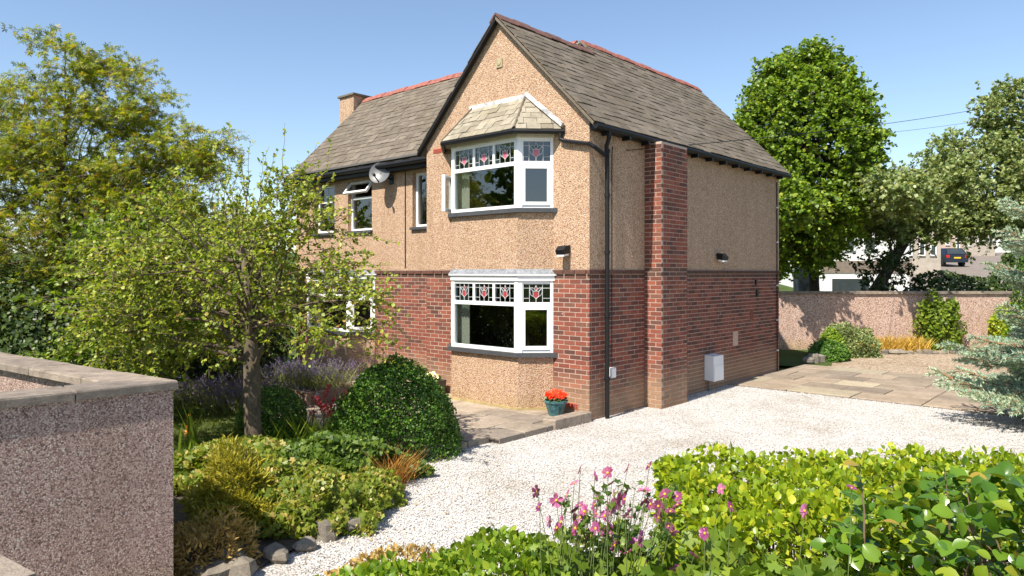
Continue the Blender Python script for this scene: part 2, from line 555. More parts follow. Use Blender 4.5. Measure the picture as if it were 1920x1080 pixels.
bv, bf = brick_mesh()
unit = raw_mesh('brick', bv, bf, M['brick']); unit_d = raw_mesh('brick', bv, bf, M['brick_dark'])
score = []
for i, (c, ang, L, nrm, dk) in enumerate(BRICKS):
    v = EYE - c
    inview = -0.75 < (c - EYE).dot(RIGHT) / max(0.1, (c - EYE).dot(FWD)) < 0.75
    score.append(L * max(0.0, v.normalized().dot(nrm)) / v.length_squared if inview else 0)
order = sorted(range(len(BRICKS)), key=lambda i: -score[i])
single = set(order[:300])
core_of = {}
for core, a, b in regs:
    for i in range(a, b): core_of[i] = core
rb = random.Random(5)
JV = []; JF = []; JT = []; JM = []
for i, (c, ang, L, nrm, dk) in enumerate(BRICKS):
    jit = nrm * rb.uniform(-0.002, 0.003)
    Mx = Matrix.Translation(c + jit) @ Matrix.Rotation(ang, 4, 'Z') @ Matrix.Rotation(rb.uniform(-.006, .006), 4, 'Y') @ Matrix.Diagonal((L, 1, 1, 1))
    if i in single:
        o = link('brick', unit_d if dk else unit, core_of[i])
        o.matrix_local = Matrix.Translation(-rootloc(HOUSE)) @ Mx
    else:
        b = len(JV)
        JV.extend([Mx @ Vector(p) for p in bv]); JF.extend([tuple(q + b for q in f) for f in bf])
        JT.extend([rb.random()] * len(bv)); JM.extend([int(dk)] * len(bf))
V = np.array([tuple(p) for p in JV]) - np.array(rootloc(HOUSE))
bw = raw_mesh('brickwork', V, JF, M['brick'], tint=JT); bw.materials.append(M['brick_dark']); bw.polygons.foreach_set('material_index', JM)
tag(link('brickwork', bw, HOUSE), kind='stuff')

# rendered upper walls
m = MB()
ze = roofz(0) - 0.06
m.slab([(0, 0.0, ZB), (0, 0.0, ze), (-1.91, 0.0, 6.66), (FX0, 0.0, ze), (FX0, 0.0, ZB), (BX0, 0.0, ZB), (BX0, 0.0, 4.55), (BX1, 0.0, 4.55), (BX1, 0.0, ZB)], (0, 0.26, 0))
m.build('gable_wall', M['render'], HOUSE)
m = MB(); m.box(-0.27, -0.001, 0.2605, SY, ZB + .001, ze); m.build('side_wall', M['render'], HOUSE)
WINS = [(-8.56, -7.73), (-7.20, -6.30), (-4.92, -4.08)]
Z0W, Z1W = 3.25, 4.38
m = MB()
xs = [WX0] + [q for ww in WINS for q in ww] + [FX0 + 0.2]
for i in range(0, len(xs), 2): m.box(xs[i], xs[i + 1], WY, WY + 0.27, ZB, 4.66)
for (a, b) in WINS:
    m.box(a, b, WY, WY + 0.27, ZB, Z0W); m.box(a, b, WY, WY + 0.27, Z1W, 4.66)
m.build('wing_wall', M['render'], HOUSE)
m = MB()
m.slab([(WX0, WY + .27, 0), (WX0, WY + .27, 4.6), (WX0, 2.75, 6.9), (WX0, 4.95, 4.6), (WX0, 4.95, 0)], (0.26, 0, 0))
m.box(WX0 + .26, -4.4, 4.75, 4.95, 0, 4.6); m.box(-4.4, -4.2, 4.95, SY, 0, 4.6)
m.slab([(-4.2, SY - .2, 0), (-4.2, SY - .2, 4.8), (-2.2, SY - .2, 6.9), (-.28, SY - .2, 4.75), (-.28, SY - .2, 0)], (0, .2, 0))
m.build('rear_wall', M['render'], HOUSE)
m = MB()   # floors and partitions inside, seen through the glass
m.box(-3.55, -0.29, 0.28, SY - .25, 2.42, 2.52); m.box(-3.55, -0.29, 3.4, 3.5, 0.0, 2.41); m.box(-3.55, -0.29, 2.6, 2.7, 2.53, 4.6)
m.box(-9.1, -3.6, 0.86, 4.7, 2.42, 2.52); m.box(-9.1, -3.6, 3.2, 3.3, 0, 2.41); m.box(-9.1, -3.6, 2.6, 2.7, 2.53, 4.6)
m.box(-9.1, -0.3, 0.28, 4.7, 4.66, 4.70); m.box(-9.1, -.3, 0.3, 4.7, -0.03, 0.02)
m.build('interior', M['dark_in'], HOUSE)

# ---- bays
def bayplan(x0, x1, y, p, d=0.0):
    q = d * 1.4142; c = d * 0.4142
    return [(x0 - q, y), (x0 + p - c, y - p - d), (x1 - p + c, y - p - d), (x1 + q, y)]

def bay_shell(x0, x1, y, both):
    pl = lambda d: bayplan(x0, x1, y, 0.41, d)
    m = MB(); m.prism(pl(0) + [(x1, y + .2), (x0, y + .2)], 0.10, 0.94); m.build('bay_apron', M['render'], HOUSE)
    m = MB(); m.prism(pl(0.018), -0.05, 0.12); m.build('bay_plinth', M['plinth'], HOUSE)
    m = MB(); m.prism(pl(0.065), 0.94, 1.01); m.build('window_sill', M['sill'], HOUSE)
    m = MB(); m.prism(pl(0.02), 2.175, 2.26); m.prism(pl(0.05), 2.26, 2.285); m.build('window_head', M['upvc'], HOUSE)
    m = MB()
    a = pl(0.052); b = pl(0.0)
    V = [(p[0], p[1], 2.2855) for p in a] + [(p[0], p[1], 2.365) for p in b]
    m.add(V, [(0, 1, 5, 4), (1, 2, 6, 5), (2, 3, 7, 6), (3, 2, 1, 0), (4, 5, 6, 7)])
    m.build('lead_flashing', M['lead'], HOUSE)
    if both:
        m = MB(); m.prism(pl(0) + [(x1, y + .2), (x0, y + .2)], 2.34, 3.28); m.build('bay_apron', M['render'], HOUSE)
        m = MB(); m.prism(pl(0.065), 3.28, 3.35); m.build('window_sill', M['sill'], HOUSE)
        m = MB(); m.prism(pl(0.012), 4.49, 4.60); m.build('window_head', M['cream'], HOUSE)
bay_shell(BX0, BX1, 0.0, True)
bay_shell(WB0, WB1, WY, False)

def facet(A, B):
    A = Vector((*A, 0)); B = Vector((*B, 0))
    d = (B - A).normalized(); n = Vector((-d.y, d.x, 0))
    return Matrix(((d.x, n.x, 0, A.x), (d.y, n.y, 0, A.y), (0, 0, 1, 0), (0, 0, 0, 1))), (B - A).length

def pane(Mx, s0, s1, z0, z1, d, mat, parent, name='pane'):
    m = MB(); m.box(s0, s1, d, d + 0.006, z0, z1, M=Mx)
    return m.build(name, mat, parent)

def leaded(Mx, s0, s1, z0, z1, d, parent, upper):
    pane(Mx, s0, s1, z0, z1, d, M['glass_lead'], parent, 'leaded_pane')
    W = s1 - s0; H = z1 - z0; cs = (s0 + s1) / 2
    mn = min(W, H)
    pt = lambda u, v: Mx @ Vector((cs + u * mn, d - 0.006, z0 + v * H))
    def poly(pts, mat, name):
        m = MB(); m.slab([pt(u, v) for u, v in pts], Mx.to_3x3() @ Vector((0, 0.004, 0)))
        m.build(name, mat, parent)
    body = [(0, .17), (.07, .27), (.155, .33), (.14, .48), (.16, .60), (-.16, .60), (-.14, .48), (-.155, .33), (-.07, .27)]
    poly(body, M['glass_pink' if upper else 'glass_red'], 'tulip_body')
    poly([(0, .60), (.085, .73), (0, .93), (-.085, .73)], M['glass_dark' if upper else 'glass_red'], 'tulip_bud')
    for s in (-1, 1):
        pts = [(s * .03, .615), (s * .17, .615), (s * .33, .80), (s * .20, .78), (s * .10, .74)]
        poly(pts if s > 0 else pts[::-1], M['glass_dark'], 'tulip_petal')
    m = MB()
    cw = 0.0055
    def line(pts):
        m.tube([pt(u, v) - (Mx.to_3x3() @ Vector((0, .002, 0))) for u, v in pts], cw, 4)
    e = W / mn / 2
    for s in (-1, 1):
        line([(s * .36, 0.0), (s * .36, 1.0)])
        line([(s * e, .22), (s * .36, .22)]); line([(s * e, .78), (s * .33, .78)])
        line([(0, .165), (s * .07, .262), (s * .165, .325), (s * .15, .48), (s * .17, .61), (s * .33, .80)])
        line([(s * .165, .33), (s * .27, .38), (s * .34, .55), (s * .33, .80), (s * .18, .79), (s * .085, .73), (0, .94)])
        line([(s * .085, .73), (0, .60)])
    line([(-.17, .61), (.17, .61)]); line([(0, 0), (0, .165)])
    m.build('window_leading', M['came'], parent)

def bay_window(x0, x1, y, z0, z1, tr, upper, label):
    posts = corner_posts(x0, x1, y, z0, z1)
    win = posts[0].build('bay_window', M['upvc'], HOUSE)
    tag(win, label)
    for q in posts[1:]: q.build('corner_post', M['upvc'], win)
    pl = bayplan(x0, x1, y, 0.41, 0.0)
    zt = z0 + (z1 - z0) * tr
    # front facet
    Mx, L = facet(pl[1], pl[2])
    P = 0.075
    m = MB()
    m.box(P, L - P, .012, .075, z0, z0 + .06, M=Mx); m.box(P, L - P, .012, .075, z1 - .055, z1, M=Mx); m.box(P, L - P, .008, .075, zt - .03, zt + .035, M=Mx)
    wl = (L - 2 * P)
    for k in (1, 2):
        c = P + wl * k / 3
        m.box(c - .024, c + .024, .010, .074, zt + .035, z1 - .055, M=Mx)
    m.build('frame', M['upvc'], win)
    for k in range(3):
        a = P + wl * k / 3 + (.024 if k else 0); b = P + wl * (k + 1) / 3 - (.024 if k < 2 else 0)
        leaded(Mx, a, b, zt + .035, z1 - .055, .035, win, upper)
    pane(Mx, P, L - P, z0 + .06, zt - .03, .035, M['glass'], win)
    # cants
    for j, (A, B) in enumerate(((pl[2], pl[3]), (pl[0], pl[1]))):
        Mx, L = facet(A, B)
        a, b = (P, L - .05) if j == 0 else (.05, L - P)
        m = MB()
        m.box(a, b, .012, .075, z0, z0 + .05, M=Mx); m.box(a, b, .012, .075, z1 - .055, z1, M=Mx); m.box(a, b, .008, .075, zt - .03, zt + .035, M=Mx)
        opened = upper and j == 1
        m.box(a, a + .02, .014, .074, z0 + .05, zt - .03, M=Mx); m.box(a, a + .02, .014, .074, zt + .035, z1 - .055, M=Mx)
        if not opened:
            for (p, q, u, v) in ((a, b, z0 + .05, z0 + .105), (a, b, zt - .085, zt - .03), (a, a + .05, z0 + .105, zt - .085), (b - .05, b, z0 + .105, zt - .085)):
                m.box(p, q, -.006, .06, u, v, M=Mx)
        m.build('frame', M['upvc'], win)
        leaded(Mx, a, b, zt + .035, z1 - .055, .035, win, upper)
        if not opened:
            pane(Mx, a + .05, b - .05, z0 + .105, zt - .085, .03, M['glass'], win)
        else:
            R = Matrix.Translation((pl[0][0] + .03, pl[0][1] - .05, 0)) @ Matrix.Rotation(math.radians(-45 - 17), 4, 'Z')
            m = MB(); w_ = .45
            for (p, q, u, v) in ((0, w_, z0 + .05, z0 + .105), (0, w_, zt - .085, zt - .03), (0, .05, z0 + .105, zt - .085), (w_ - .05, w_, z0 + .105, zt - .085)):
                m.box(p, q, -.03, .03, u, v, M=R)
            cs = m.build('open_casement', M['upvc'], win)
            tag(cs, 'opened casement')
            pane(R, .05, w_ - .05, z0 + .105, zt - .085, 0, M['glass'], win)
    # curtain at the left-hand end
    m = MB()
    fold = []
    for k in range(11):
        fold.append((x0 + .33 + .035 * k, y - .22 + (.02 if k % 2 else -.01)))
    fold += [(p[0], p[1] + .01) for p in fold[::-1]]
    m.prism(fold, z0 + .02, z1 - .03)
    m.build('curtain', M['curtain'], win)

def corner_posts(x0, x1, y, z0, z1):
    res = []
    pl = bayplan(x0, x1, y, 0.41, 0.0); pi = bayplan(x0, x1, y, 0.41, -0.075)
    for k in (1, 2):
        c = Vector((*pl[k], 0)); ci = Vector((*pi[k], 0))
        d1 = (Vector((*pl[k - 1], 0)) - c).normalized() * .075; d2 = (Vector((*pl[k + 1], 0)) - c).normalized() * .075
        poly = [c, c + d2, ci + d2 * .6, ci + d1 * .6, c + d1]
        m = MB(); m.prism([(p.x, p.y) for p in poly], z0, z1); res.append(m)
    for k, s in ((0, 1), (3, -1)):
        c = Vector((*pl[k], 0)); n = (Vector((*pl[k + s], 0)) - c).normalized() * .05
        ii = Vector((0, .06, 0))
        poly = [c, c + n, c + n + ii, c + ii]
        if s < 0: poly = poly[::-1]
        m = MB(); m.prism([(p.x, p.y) for p in poly], z0, z1); res.append(m)
    return res

bay_window(BX0, BX1, 0.0, 3.35, 4.49, 0.64, True, 'upper bay window with leaded tulip top lights')
bay_window(BX0, BX1, 0.0, 1.01, 2.175, 0.67, False, 'lower bay window with leaded tulip top lights')
bay_window(WB0, WB1, WY, 1.01, 2.175, 0.67, False, "wing's bay window behind the small tree")

# flat windows of the wing
for i, (a, b) in enumerate(WINS):
    Mx = Matrix(((1, 0, 0, a), (0, 1, 0, WY + 0.10), (0, 0, 1, 0), (0, 0, 0, 1)))
    W = b - a
    m = MB()
    m.box(0, .055, 0, .07, Z0W, Z1W, M=Mx); m.box(W - .055, W, 0, .07, Z0W, Z1W, M=Mx)
    m.box(.055, W - .055, 0, .07, Z0W, Z0W + .055, M=Mx); m.box(.055, W - .055, 0, .07, Z1W - .055, Z1W, M=Mx)
    zt = Z0W + .72
    if i < 2: m.box(.055, W - .055, 0, .07, zt, zt + .05, M=Mx)
    win = m.build('window', M['upvc'], HOUSE)
    if i == 2:
        pane(Mx, .055, W - .055, Z0W + .055, Z1W - .055, .03, M['glass'], win)
        m = MB(); m.prism([(a + .12, WY + .35), (b - .1, WY + .35), (b - .1, WY + .36), (a + .12, WY + .36)], Z0W + .02, Z1W); m.build('curtain', M['curtain'], win)
    else:
        pane(Mx, .055, W - .055, Z0W + .055, zt, .03, M['glass'], win)
        if i == 0:
            pane(Mx, .055, W - .055, zt + .05, Z1W - .055, .03, M['glass'], win)
        else:
            R = Mx @ Matrix.Translation((0, -.004, Z1W - .03)) @ Matrix.Rotation(math.radians(-38), 4, 'X')
            h = Z1W - zt - .06
            m = MB()
            m.box(.02, .07, -.05, 0, -h, 0, M=R); m.box(W - .07, W - .02, -.05, 0, -h, 0, M=R); m.box(.07, W - .07, -.05, 0, -.05, 0, M=R); m.box(.07, W - .07, -.05, 0, -h, -h + .05, M=R)
            tag(m.build('top_light', M['upvc'], win), 'top light tilted open')
            pane(R, .07, W - .07, -h + .05, -.05, -.03, M['glass'], win)
    m = MB(); m.box(a - .03, b + .03, WY - .06, WY + .10, Z0W - .055, Z0W - .001); m.build('window_sill', M['sill'], win)

# ---- roofs
SLATES = []
def slating(O, U, Vs, H, span, e=0.165, w=0.27, rs=random.Random(3)):
    O = Vector(O); U = Vector(U).normalized(); Vs = Vector(Vs).normalized(); N = U.cross(Vs).normalized()
    tilt = Matrix((U, Vs, N)).transposed().to_4x4()
    k = 0; v = 0.0
    while v < H - 0.03:
        a, b = span(min(v + e * .5, H))
        s = a - (w / 2 if k % 2 else 0) - rs.uniform(0, .03)
        while s < b - 0.02:
            ww = w * rs.uniform(.86, 1.12)
            p, q = max(s, a), min(s + ww, b)
            if q - p > .04:
                ln = min(e * 1.35, H - v + .02)
                Mx = Matrix.Translation(O + U * ((p + q) / 2) + Vs * (v + ln / 2 - rs.uniform(-.008, .016)) + N * (.022 + rs.uniform(-.003, .008))) @ tilt @ Matrix.Rotation(math.radians(-2.6 + rs.uniform(-.5, .4)), 4, 'X') @ Matrix.Rotation(rs.uniform(-.02, .02), 4, 'Z') @ Matrix.Diagonal((q - p - .007, ln, .013, 1))
                SLATES.append(Mx)
            s += ww
        v += e; k += 1

cube_v = np.array([(x, y, z) for z in (-.5, .5) for y in (-.5, .5) for x in (-.5, .5)])
cube_f = [(0, 2, 3, 1), (4, 5, 7, 6), (0, 1, 5, 4), (1, 3, 7, 5), (3, 2, 6, 7), (2, 0, 4, 6)]
def lay(parent, name, mat, limit, rest_name):
    global SLATES
    me = raw_mesh(name, cube_v, cube_f, mat)
    key = sorted(range(len(SLATES)), key=lambda i: (SLATES[i].translation - EYE).length)
    keep = set(key[:limit]); JV = []; JF = []; JT = []
    rr = random.Random(8)
    for i, Mx in enumerate(SLATES):
        if i in keep:
            o = link(name, me, parent); o.matrix_local = Matrix.Translation(-rootloc(HOUSE)) @ Mx
        else:
            b = len(JV); JV.extend([tuple(Mx @ Vector(p) - rootloc(HOUSE)) for p in cube_v]); JF.extend([tuple(q + b for q in f) for f in cube_f]); JT.extend([rr.random()] * 8)
    if JV:
        tag(link(rest_name, raw_mesh(rest_name, JV, JF, mat, tint=JT), parent), kind='stuff')
    SLATES = []

cs = 1 / math.sqrt(1 + SL * SL); sn = SL * cs
EX = 0.15; EZ = roofz(0) - EX * SL
RX, RZ = -2.2, roofz(0) + 2.2 * SL          # higher rear ridge
m = MB()
dn = (0, 0, -0.07)
m.slab([(EX, -.10, EZ), (EX, SY + .2, EZ), (RX, SY + .2, RZ), (RX, 2.7, RZ), (-1.91, 2.7, 6.72), (-1.91, -.10, 6.72)], dn)
m.slab([(-1.91, -.10, 6.72), (-1.91, 2.7, 6.72), (FX0 - .15, 2.7, roofz(FX0 - .15)), (FX0 - .15, -.10, roofz(FX0 - .15))], dn)
WS = (RZ - 4.62) / (2.75 - .36)
m.slab([(WX0 - .08, .36, 4.62), (FX0 - .02, .36, 4.62), (FX0 - .02, .9, 4.62 + WS * .54), (RX, 2.4, 4.62 + WS * 2.04), (RX, 2.75, RZ), (WX0 - .08, 2.75, RZ)], dn)
m.slab([(WX0 - .08, 2.75, RZ), (RX, 2.75, RZ), (RX, 5.15, 4.62), (WX0 - .08, 5.15, 4.62)], dn)
m.slab([(RX, 2.75, RZ), (RX, SY + .2, RZ), (-4.6, SY + .2, 4.62), (-4.6, 2.75, 4.62)], dn)
ROOF = m.build('roof', M['slate'], HOUSE)
# right-hand slope
H1 = (RZ - EZ) / sn
def span_r(v):
    return (-.12, SY + .22) if EZ + v * sn < 6.68 else (2.62, SY + .22)
slating((EX + .02, 0, EZ - .02), (0, 1, 0), (-cs, 0, sn), H1, span_r)
# wing front slope; on the right it stops at the valley
cw = 1 / math.sqrt(1 + WS * WS); sw = WS * cw; HW = (RZ - 4.62) / sw
def span_w(v):
    z = 4.62 + v * sw
    xv = -1.91 - (6.72 - z) / SL if z < 6.72 else RX
    return (WX0 - .09, min(max(xv, FX0 - .02) + .06, RX))
slating((0, .34, 4.60), (1, 0, 0), (0, cw, sw), HW, span_w, .165, .28)
# gable's left slope, seen only along its edge
slating((FX0 - .15, 0, roofz(FX0 - .15)), (0, -1, 0), (cs, 0, sn), (6.72 - roofz(FX0 - .15)) / sn, lambda v: (-(.34 + (v * sn) / WS * .98), .11), .165, .28)
lay(ROOF, 'slate', M['slate'], 300, 'slate_courses')

def ridge_line(a, b, mat='ridge'):
    a = Vector(a); b = Vector(b); L = (b - a).length; d = (b - a) / L
    n = max(1, round(L / .45)); s = L / n
    me = None
    side = Vector((-d.y, d.x, 0))
    prof = [(-.15, -.115), (-.10, -.055), (0, .035), (.10, -.055), (.15, -.115), (.13, -.125), (0, 0.0), (-.13, -.125)]
    for k in range(n):
        m = MB()
        lift = .012 if k % 2 else 0.0
        V = []
        for t in (k * s + .004, (k + 1) * s - .004):
            for (u, z) in prof:
                V.append(a + d * t + side * u * (1.0 + lift) + Vector((0, 0, z + lift + .03)))
        n8 = len(prof)
        F = [tuple(range(n8 - 1, -1, -1)), tuple(range(n8, 2 * n8))] + [(i, (i + 1) % n8, n8 + (i + 1) % n8, n8 + i) for i in range(n8)]
        m.add(V, F, random.random())
        m.build('ridge_tile', M[mat], ROOF)
ridge_line((-1.91, -.12, 6.72), (-1.91, 2.62, 6.72), 'ridge_dark')
ridge_line((RX, 2.75, RZ), (RX, SY + .22, RZ))
ridge_line((WX0 - .1, 2.75, RZ), (RX - .1, 2.75, RZ))

# bay roof
m = MB()
e4 = bayplan(BX0, BX1, 0, .41, .15); zb = 4.60; zr = 5.24
T0 = (-2.52, -.0, zr); T1 = (-1.30, -.0, zr)
E = [(p[0], p[1], zb) for p in e4]
m.add([E[0], E[1], E[2], E[3], T0, T1], [(1, 2, 5, 4), (2, 3, 5), (0, 1, 4), (0, 3, 2, 1), (0, 4, 5, 3)])
BROOF = m.build('bay_roof', M['slate_warm'], HOUSE)
def tri_plane(A, B, C, D=None):
    """slates between eave A-B and ridge C(-D)"""
    A, B, C = Vector(A), Vector(B), Vector(C); D = Vector(D) if D else C
    U = (B - A).normalized(); Vv = (C - A) - U * (C - A).dot(U); H = Vv.length; Vv.normalize()
    LB = (B - A).length; ca = (C - A).dot(U); da = (D - A).dot(U)
    slating(A + Vv * -.02, U, Vv, H, lambda v: (ca * min(1, v / H), LB + (da - LB) * min(1, v / H)), .14, .21, random.Random(4))
tri_plane(E[1], E[2], T0, T1)
tri_plane(E[2], E[3], T1)
tri_plane(E[0], E[1], T0)
lay(BROOF, 'stone_slate', M['slate_warm'], 300, 'slate_courses')
m = MB()
m.slab([(-2.60, -.012, zr - .07), (-1.26, -.012, zr - .07), (-1.26, -.012, zr + .045), (-2.60, -.012, zr + .045)], (0, -.05, 0))
for (a_, b_) in ((E[2], T1), (E[1], T0)):
    mh = MB(); mh.tube([Vector(a_) + Vector((0, -.01, .03)), Vector(b_) + Vector((0, -.02, .035))], .018, 6); mh.build('hip_roll', M['slate'], BROOF)
rgt = [Vector((-1.27, -.03, zr + .05)), Vector((E[3][0] + .02, -.03, zb + .06))]
dd = (rgt[1] - rgt[0]).normalized(); pp = Vector((dd.z, 0, -dd.x))
m.slab([rgt[0] + pp * .03, rgt[1] + pp * .03, rgt[1] - pp * .035, rgt[0] - pp * .035], (0, -.05, 0))
m.build('roof_flashing', M['white_flash'], BROOF)
def gutter(pts, name='gutter', r=.05, parent=HOUSE):
    m = MB(); m.tube(pts, r, 8); return m.build(name, M['black'], parent)
g4 = bayplan(BX0, BX1, 0, .41, .16)
gutter([(p[0], p[1], zb - .035) for p in (g4[0], g4[1], g4[2], g4[3])], r=.042)
gutter([(WX0 - .05, .30, 4.56), (FX0 - .14, .30, 4.56)], r=.055)
gutter([(.17, -.08, EZ - .06), (.17, SY + .2, EZ - .06)], r=.05)
m = MB()
m.box(WX0, FX0 - .02, .36, WY - .001, 4.44, 4.54); m.build('fascia', M['black'], HOUSE)
m = MB(); m.box(.001, .12, 0.0, SY, EZ - .10, EZ - .02); m.build('fascia', M['black'], HOUSE)
for k in range(13):
    m = MB(); yy = .25 + k * .58
    m.box(.05, .20, yy, yy + .05, EZ - .16, EZ - .10); m.build('gutter_bracket', M['black'], HOUSE)
# barge edges of the gable
for s, mat, th in ((-1, M['black'], .055), (1, M['slate'], .03)):
    m = MB()
    xe = -1.91 + s * 2.06
    a = Vector((-1.91, -.115, 6.70)); b = Vector((xe, -.115, roofz(xe) - .02))
    m.slab([a, b, b + Vector((0, 0, -th)), a + Vector((0, 0, -th))] if s > 0 else [b, a, a + Vector((0, 0, -th)), b + Vector((0, 0, -th))], (0, .09, 0))
    m.build('barge_board', mat, HOUSE)

# chimney stack on the far end wall
m = MB(); m.box(-10.20, -9.56, 2.40, 3.15, 0, 7.12); st = m.build('chimney_stack', M['render'], HOUSE)
m = MB(); m.box(-10.25, -9.51, 2.35, 3.20, 7.12, 7.17); m.build('chimney_cap', M['slate'], st)

# ---- fittings
m = MB()
m.tube([(.085, .36, -.02), (.085, .36, 4.22), (.085, .34, 4.30), (.16, .30, 4.42), (.17, .28, EZ - .08)], .036, 8)
for z in (.6, 1.6, 2.6, 3.5, 4.2): m.tube([(.085, .36, z), (.085, .36, z + .06)], .046, 8)
DP = m.build('downpipe', M['black'], HOUSE)
m = MB()
q = bayplan(BX0, BX1, 0, .41, .16)[3]
m.tube([(q[0] - .03, -.06, zb - .07), (q[0] - .03, -.06, zb - .16), (q[0] + .05, -.06, zb - .20), (.03, -.06, zb - .30), (.085, -.02, zb - .34), (.085, .30, zb - .44)], .033, 8)
m.build('drain_pipe', M['black'], HOUSE)
m = MB(); m.tube([(.012, .62, 4.35), (.012, .60, 4.2), (.012, .60, .78)], .007, 5); m.build('cable', M['black'], HOUSE)
m = MB(); m.tube([(-5.14, WY - .012, 4.5), (-5.14, WY - .012, ZB + .05)], .010, 5); m.build('cable', M['black'], HOUSE)
m = MB(); m.tube([(.02, 7.33, 4.4), (.03, 7.33, 0)], .014, 6); pr = m.build('thin_pipe', M['black'], HOUSE)
for z in (.5, 1.2, 2.0, 3.0, 3.8):
    m = MB(); m.box(.018, .055, 7.31, 7.35, z, z + .03); m.build('pipe_clip', M['white_plastic'], pr)

def lamp(name, c, ax, out, label):
    """bulkhead floodlight on a wall: c on the wall, ax along the wall, out away from it"""
    c = Vector(c); ax = Vector(ax); out = Vector(out); up = Vector((0, 0, 1))
    r = thing(name, label, 'wall lamp', c)
    Mx = Matrix((ax, out, up)).transposed().to_4x4() @ Matrix.Diagonal((.8, .8, .8, 1)); Mx.translation = c
    m = MB(); m.box(-.035, .035, .0, .03, -.05, .05, M=Mx); m.tube([Mx @ Vector((0, .02, 0)), Mx @ Vector((0, .09, .01)), Mx @ Vector((-.05, .12, .02))], .012, 6); m.build('bracket', M['black'], r)
    m = MB()
    prof = [(.02, .10), (.16, .085), (.25, .0), (.22, -.085), (.04, -.06)]
    V = [Mx @ Vector((s * w_, a, b)) for s, w_ in ((-1, .10), (1, .10)) for a, b in prof]
    n = len(prof)
    m.add(V, [tuple(range(n)), tuple(range(2 * n - 1, n - 1, -1))] + [(i, n + i, n + (i + 1) % n, (i + 1) % n) for i in range(n)])
    m.build('lamp_housing', M['black'], r)
    V = [Mx @ Vector(p) for p in ((-.09, .215, -.082), (.09, .215, -.082), (.09, .06, -.06), (-.09, .06, -.06), (-.09, .21, -.125), (.09, .21, -.125), (.09, .065, -.10), (-.09, .065, -.10))]
    m = MB(); m.add(V, [(0, 1, 2, 3), (7, 6, 5, 4), (0, 4, 5, 1), (1, 5, 6, 2), (2, 6, 7, 3), (3, 7, 4, 0)]); m.build('lamp_glass', M['white_plastic'], r)
lamp('wall_lamp', (-.44, -.002, 2.66), (1, 0, 0), (0, -1, 0), 'small black floodlight on the render beside the lower bay window')
lamp('wall_lamp', (.002, 4.36, 2.62), (0, 1, 0), (1, 0, 0), 'black floodlight on the shaded side wall behind the brick chimney breast')

# satellite dish
c = Vector((-5.63, WY - .30, 4.42))
r = thing('satellite_dish', "grey satellite dish under the wing's gutter", 'satellite dish', (-5.63, WY, 4.3))
axis = Vector((.42, -.86, .28)).normalized(); ua = axis.orthogonal().normalized(); va = axis.cross(ua)
V = []; F = []
for j in range(7):
    rr = .24 * j / 6
    for k in range(24):
        t_ = 2 * math.pi * k / 24
        V.append(c + (ua * math.cos(t_) + va * math.sin(t_)) * rr + axis * (rr * rr * 0.9 - .04))
for j in range(6):
    for k in range(24): F.append((j * 24 + k, j * 24 + (k + 1) % 24, (j + 1) * 24 + (k + 1) % 24, (j + 1) * 24 + k))
m = MB(); m.add(V, F); m.build('dish', M['steel'], r, True)
m = MB(); m.tube([c - Vector((0, 0, .22)) + axis * .02, c - Vector((0, 0, .16)) + axis * .28], .014, 6); m.tube([c - Vector((0, 0, .16)) + axis * .24, c - Vector((0, 0, .15)) + axis * .33], .03, 8); m.build('feed_arm', M['black'], r)
m = MB(); m.tube([c - axis * .04, c + Vector((.02, .2, -.1)), (c.x + .03, WY, c.z - .12)], .018, 6); m.box(c.x - .03, c.x + .09, WY - .02, WY, c.z - .22, c.z - .02); m.build('wall_bracket', M['black'], r)

# vents and air bricks
m = MB(); m.box(-1.98, -1.84, -.02, 0, 5.86, 6.01); vt = m.build('gable_vent', M['stoneware'], HOUSE)
m = MB(); m.lathe([(.045, 0), (.045, .01), (.02, .012)], (0, 0, 0), 14); Vv = [Vector((-1.91 + p[0], -.02 - p[2], 5.935 + p[1])) for p in m.v]; m.v = Vv; m.build('vent_boss', M['stoneware'], vt)
for (x, z) in ((-3.51, 4.60), (-.33, .20)):
    m = MB(); m.box(x - .11, x + .11, -.012, 0, z - .037, z + .037); ab = m.build('air_brick', M['airbrick'], HOUSE)
    for k in range(6):
        for j in range(2):
            m = MB(); m.box(x - .092 + k * .033, x - .072 + k * .033, -.0135, -.0118, z - .026 + j * .03, z - .006 + j * .03); m.build('air_hole', M['hole_shade'], ab)  # dark plates on the face stand in for the shaded holes
for (y, z, sy, sz, mt) in ((6.15, 2.05, .08, .10, 'black'), (6.2, 1.78, .09, .15, 'black'), (5.05, .78, .24, .30, 'patch'), (5.9, 1.3, .16, .2, 'brick')):
    m = MB(); m.box(0, .008 if mt != 'black' else .03, y, y + sy, z, z + sz); m.build('wall_patch' if mt != 'black' else 'vent_cover', M[mt], HOUSE)
# meter box and junction box
r = thing('meter_box', 'white plastic gas meter box low on the side wall', 'meter box', (0, 3.95, .2))
m = MB()
V = [(0.002, 3.80, .22), (.20, 3.80, .20), (.20, 4.22, .20), (.002, 4.22, .22), (.002, 3.80, .70), (.19, 3.80, .685), (.19, 4.22, .685), (.002, 4.22, .70)]
m.add(V, [(3, 2, 1, 0), (4, 5, 6, 7), (0, 1, 5, 4), (1, 2, 6, 5), (2, 3, 7, 6), (3, 0, 4, 7)]); m.build('box_body', M['white_plastic'], r)
m = MB(); m.slab([(.199, 3.82, .22), (.199, 4.20, .22), (.195, 4.20, .50), (.195, 3.82, .50)], (.010, 0, 0)); m.build('box_door', M['white_plastic'], r)
m = MB(); m.tube([(.06, 3.86, .22), (.06, 3.86, -.02)], .022, 6); m.build('gas_pipe', M['steel'], r)
r = thing('junction_box', 'small white electric junction box beside the downpipe', 'junction box', (0, .56, .62))
m = MB(); m.box(.001, .07, .50, .63, .62, .78); m.build('box_body', M['white_plastic'], r)
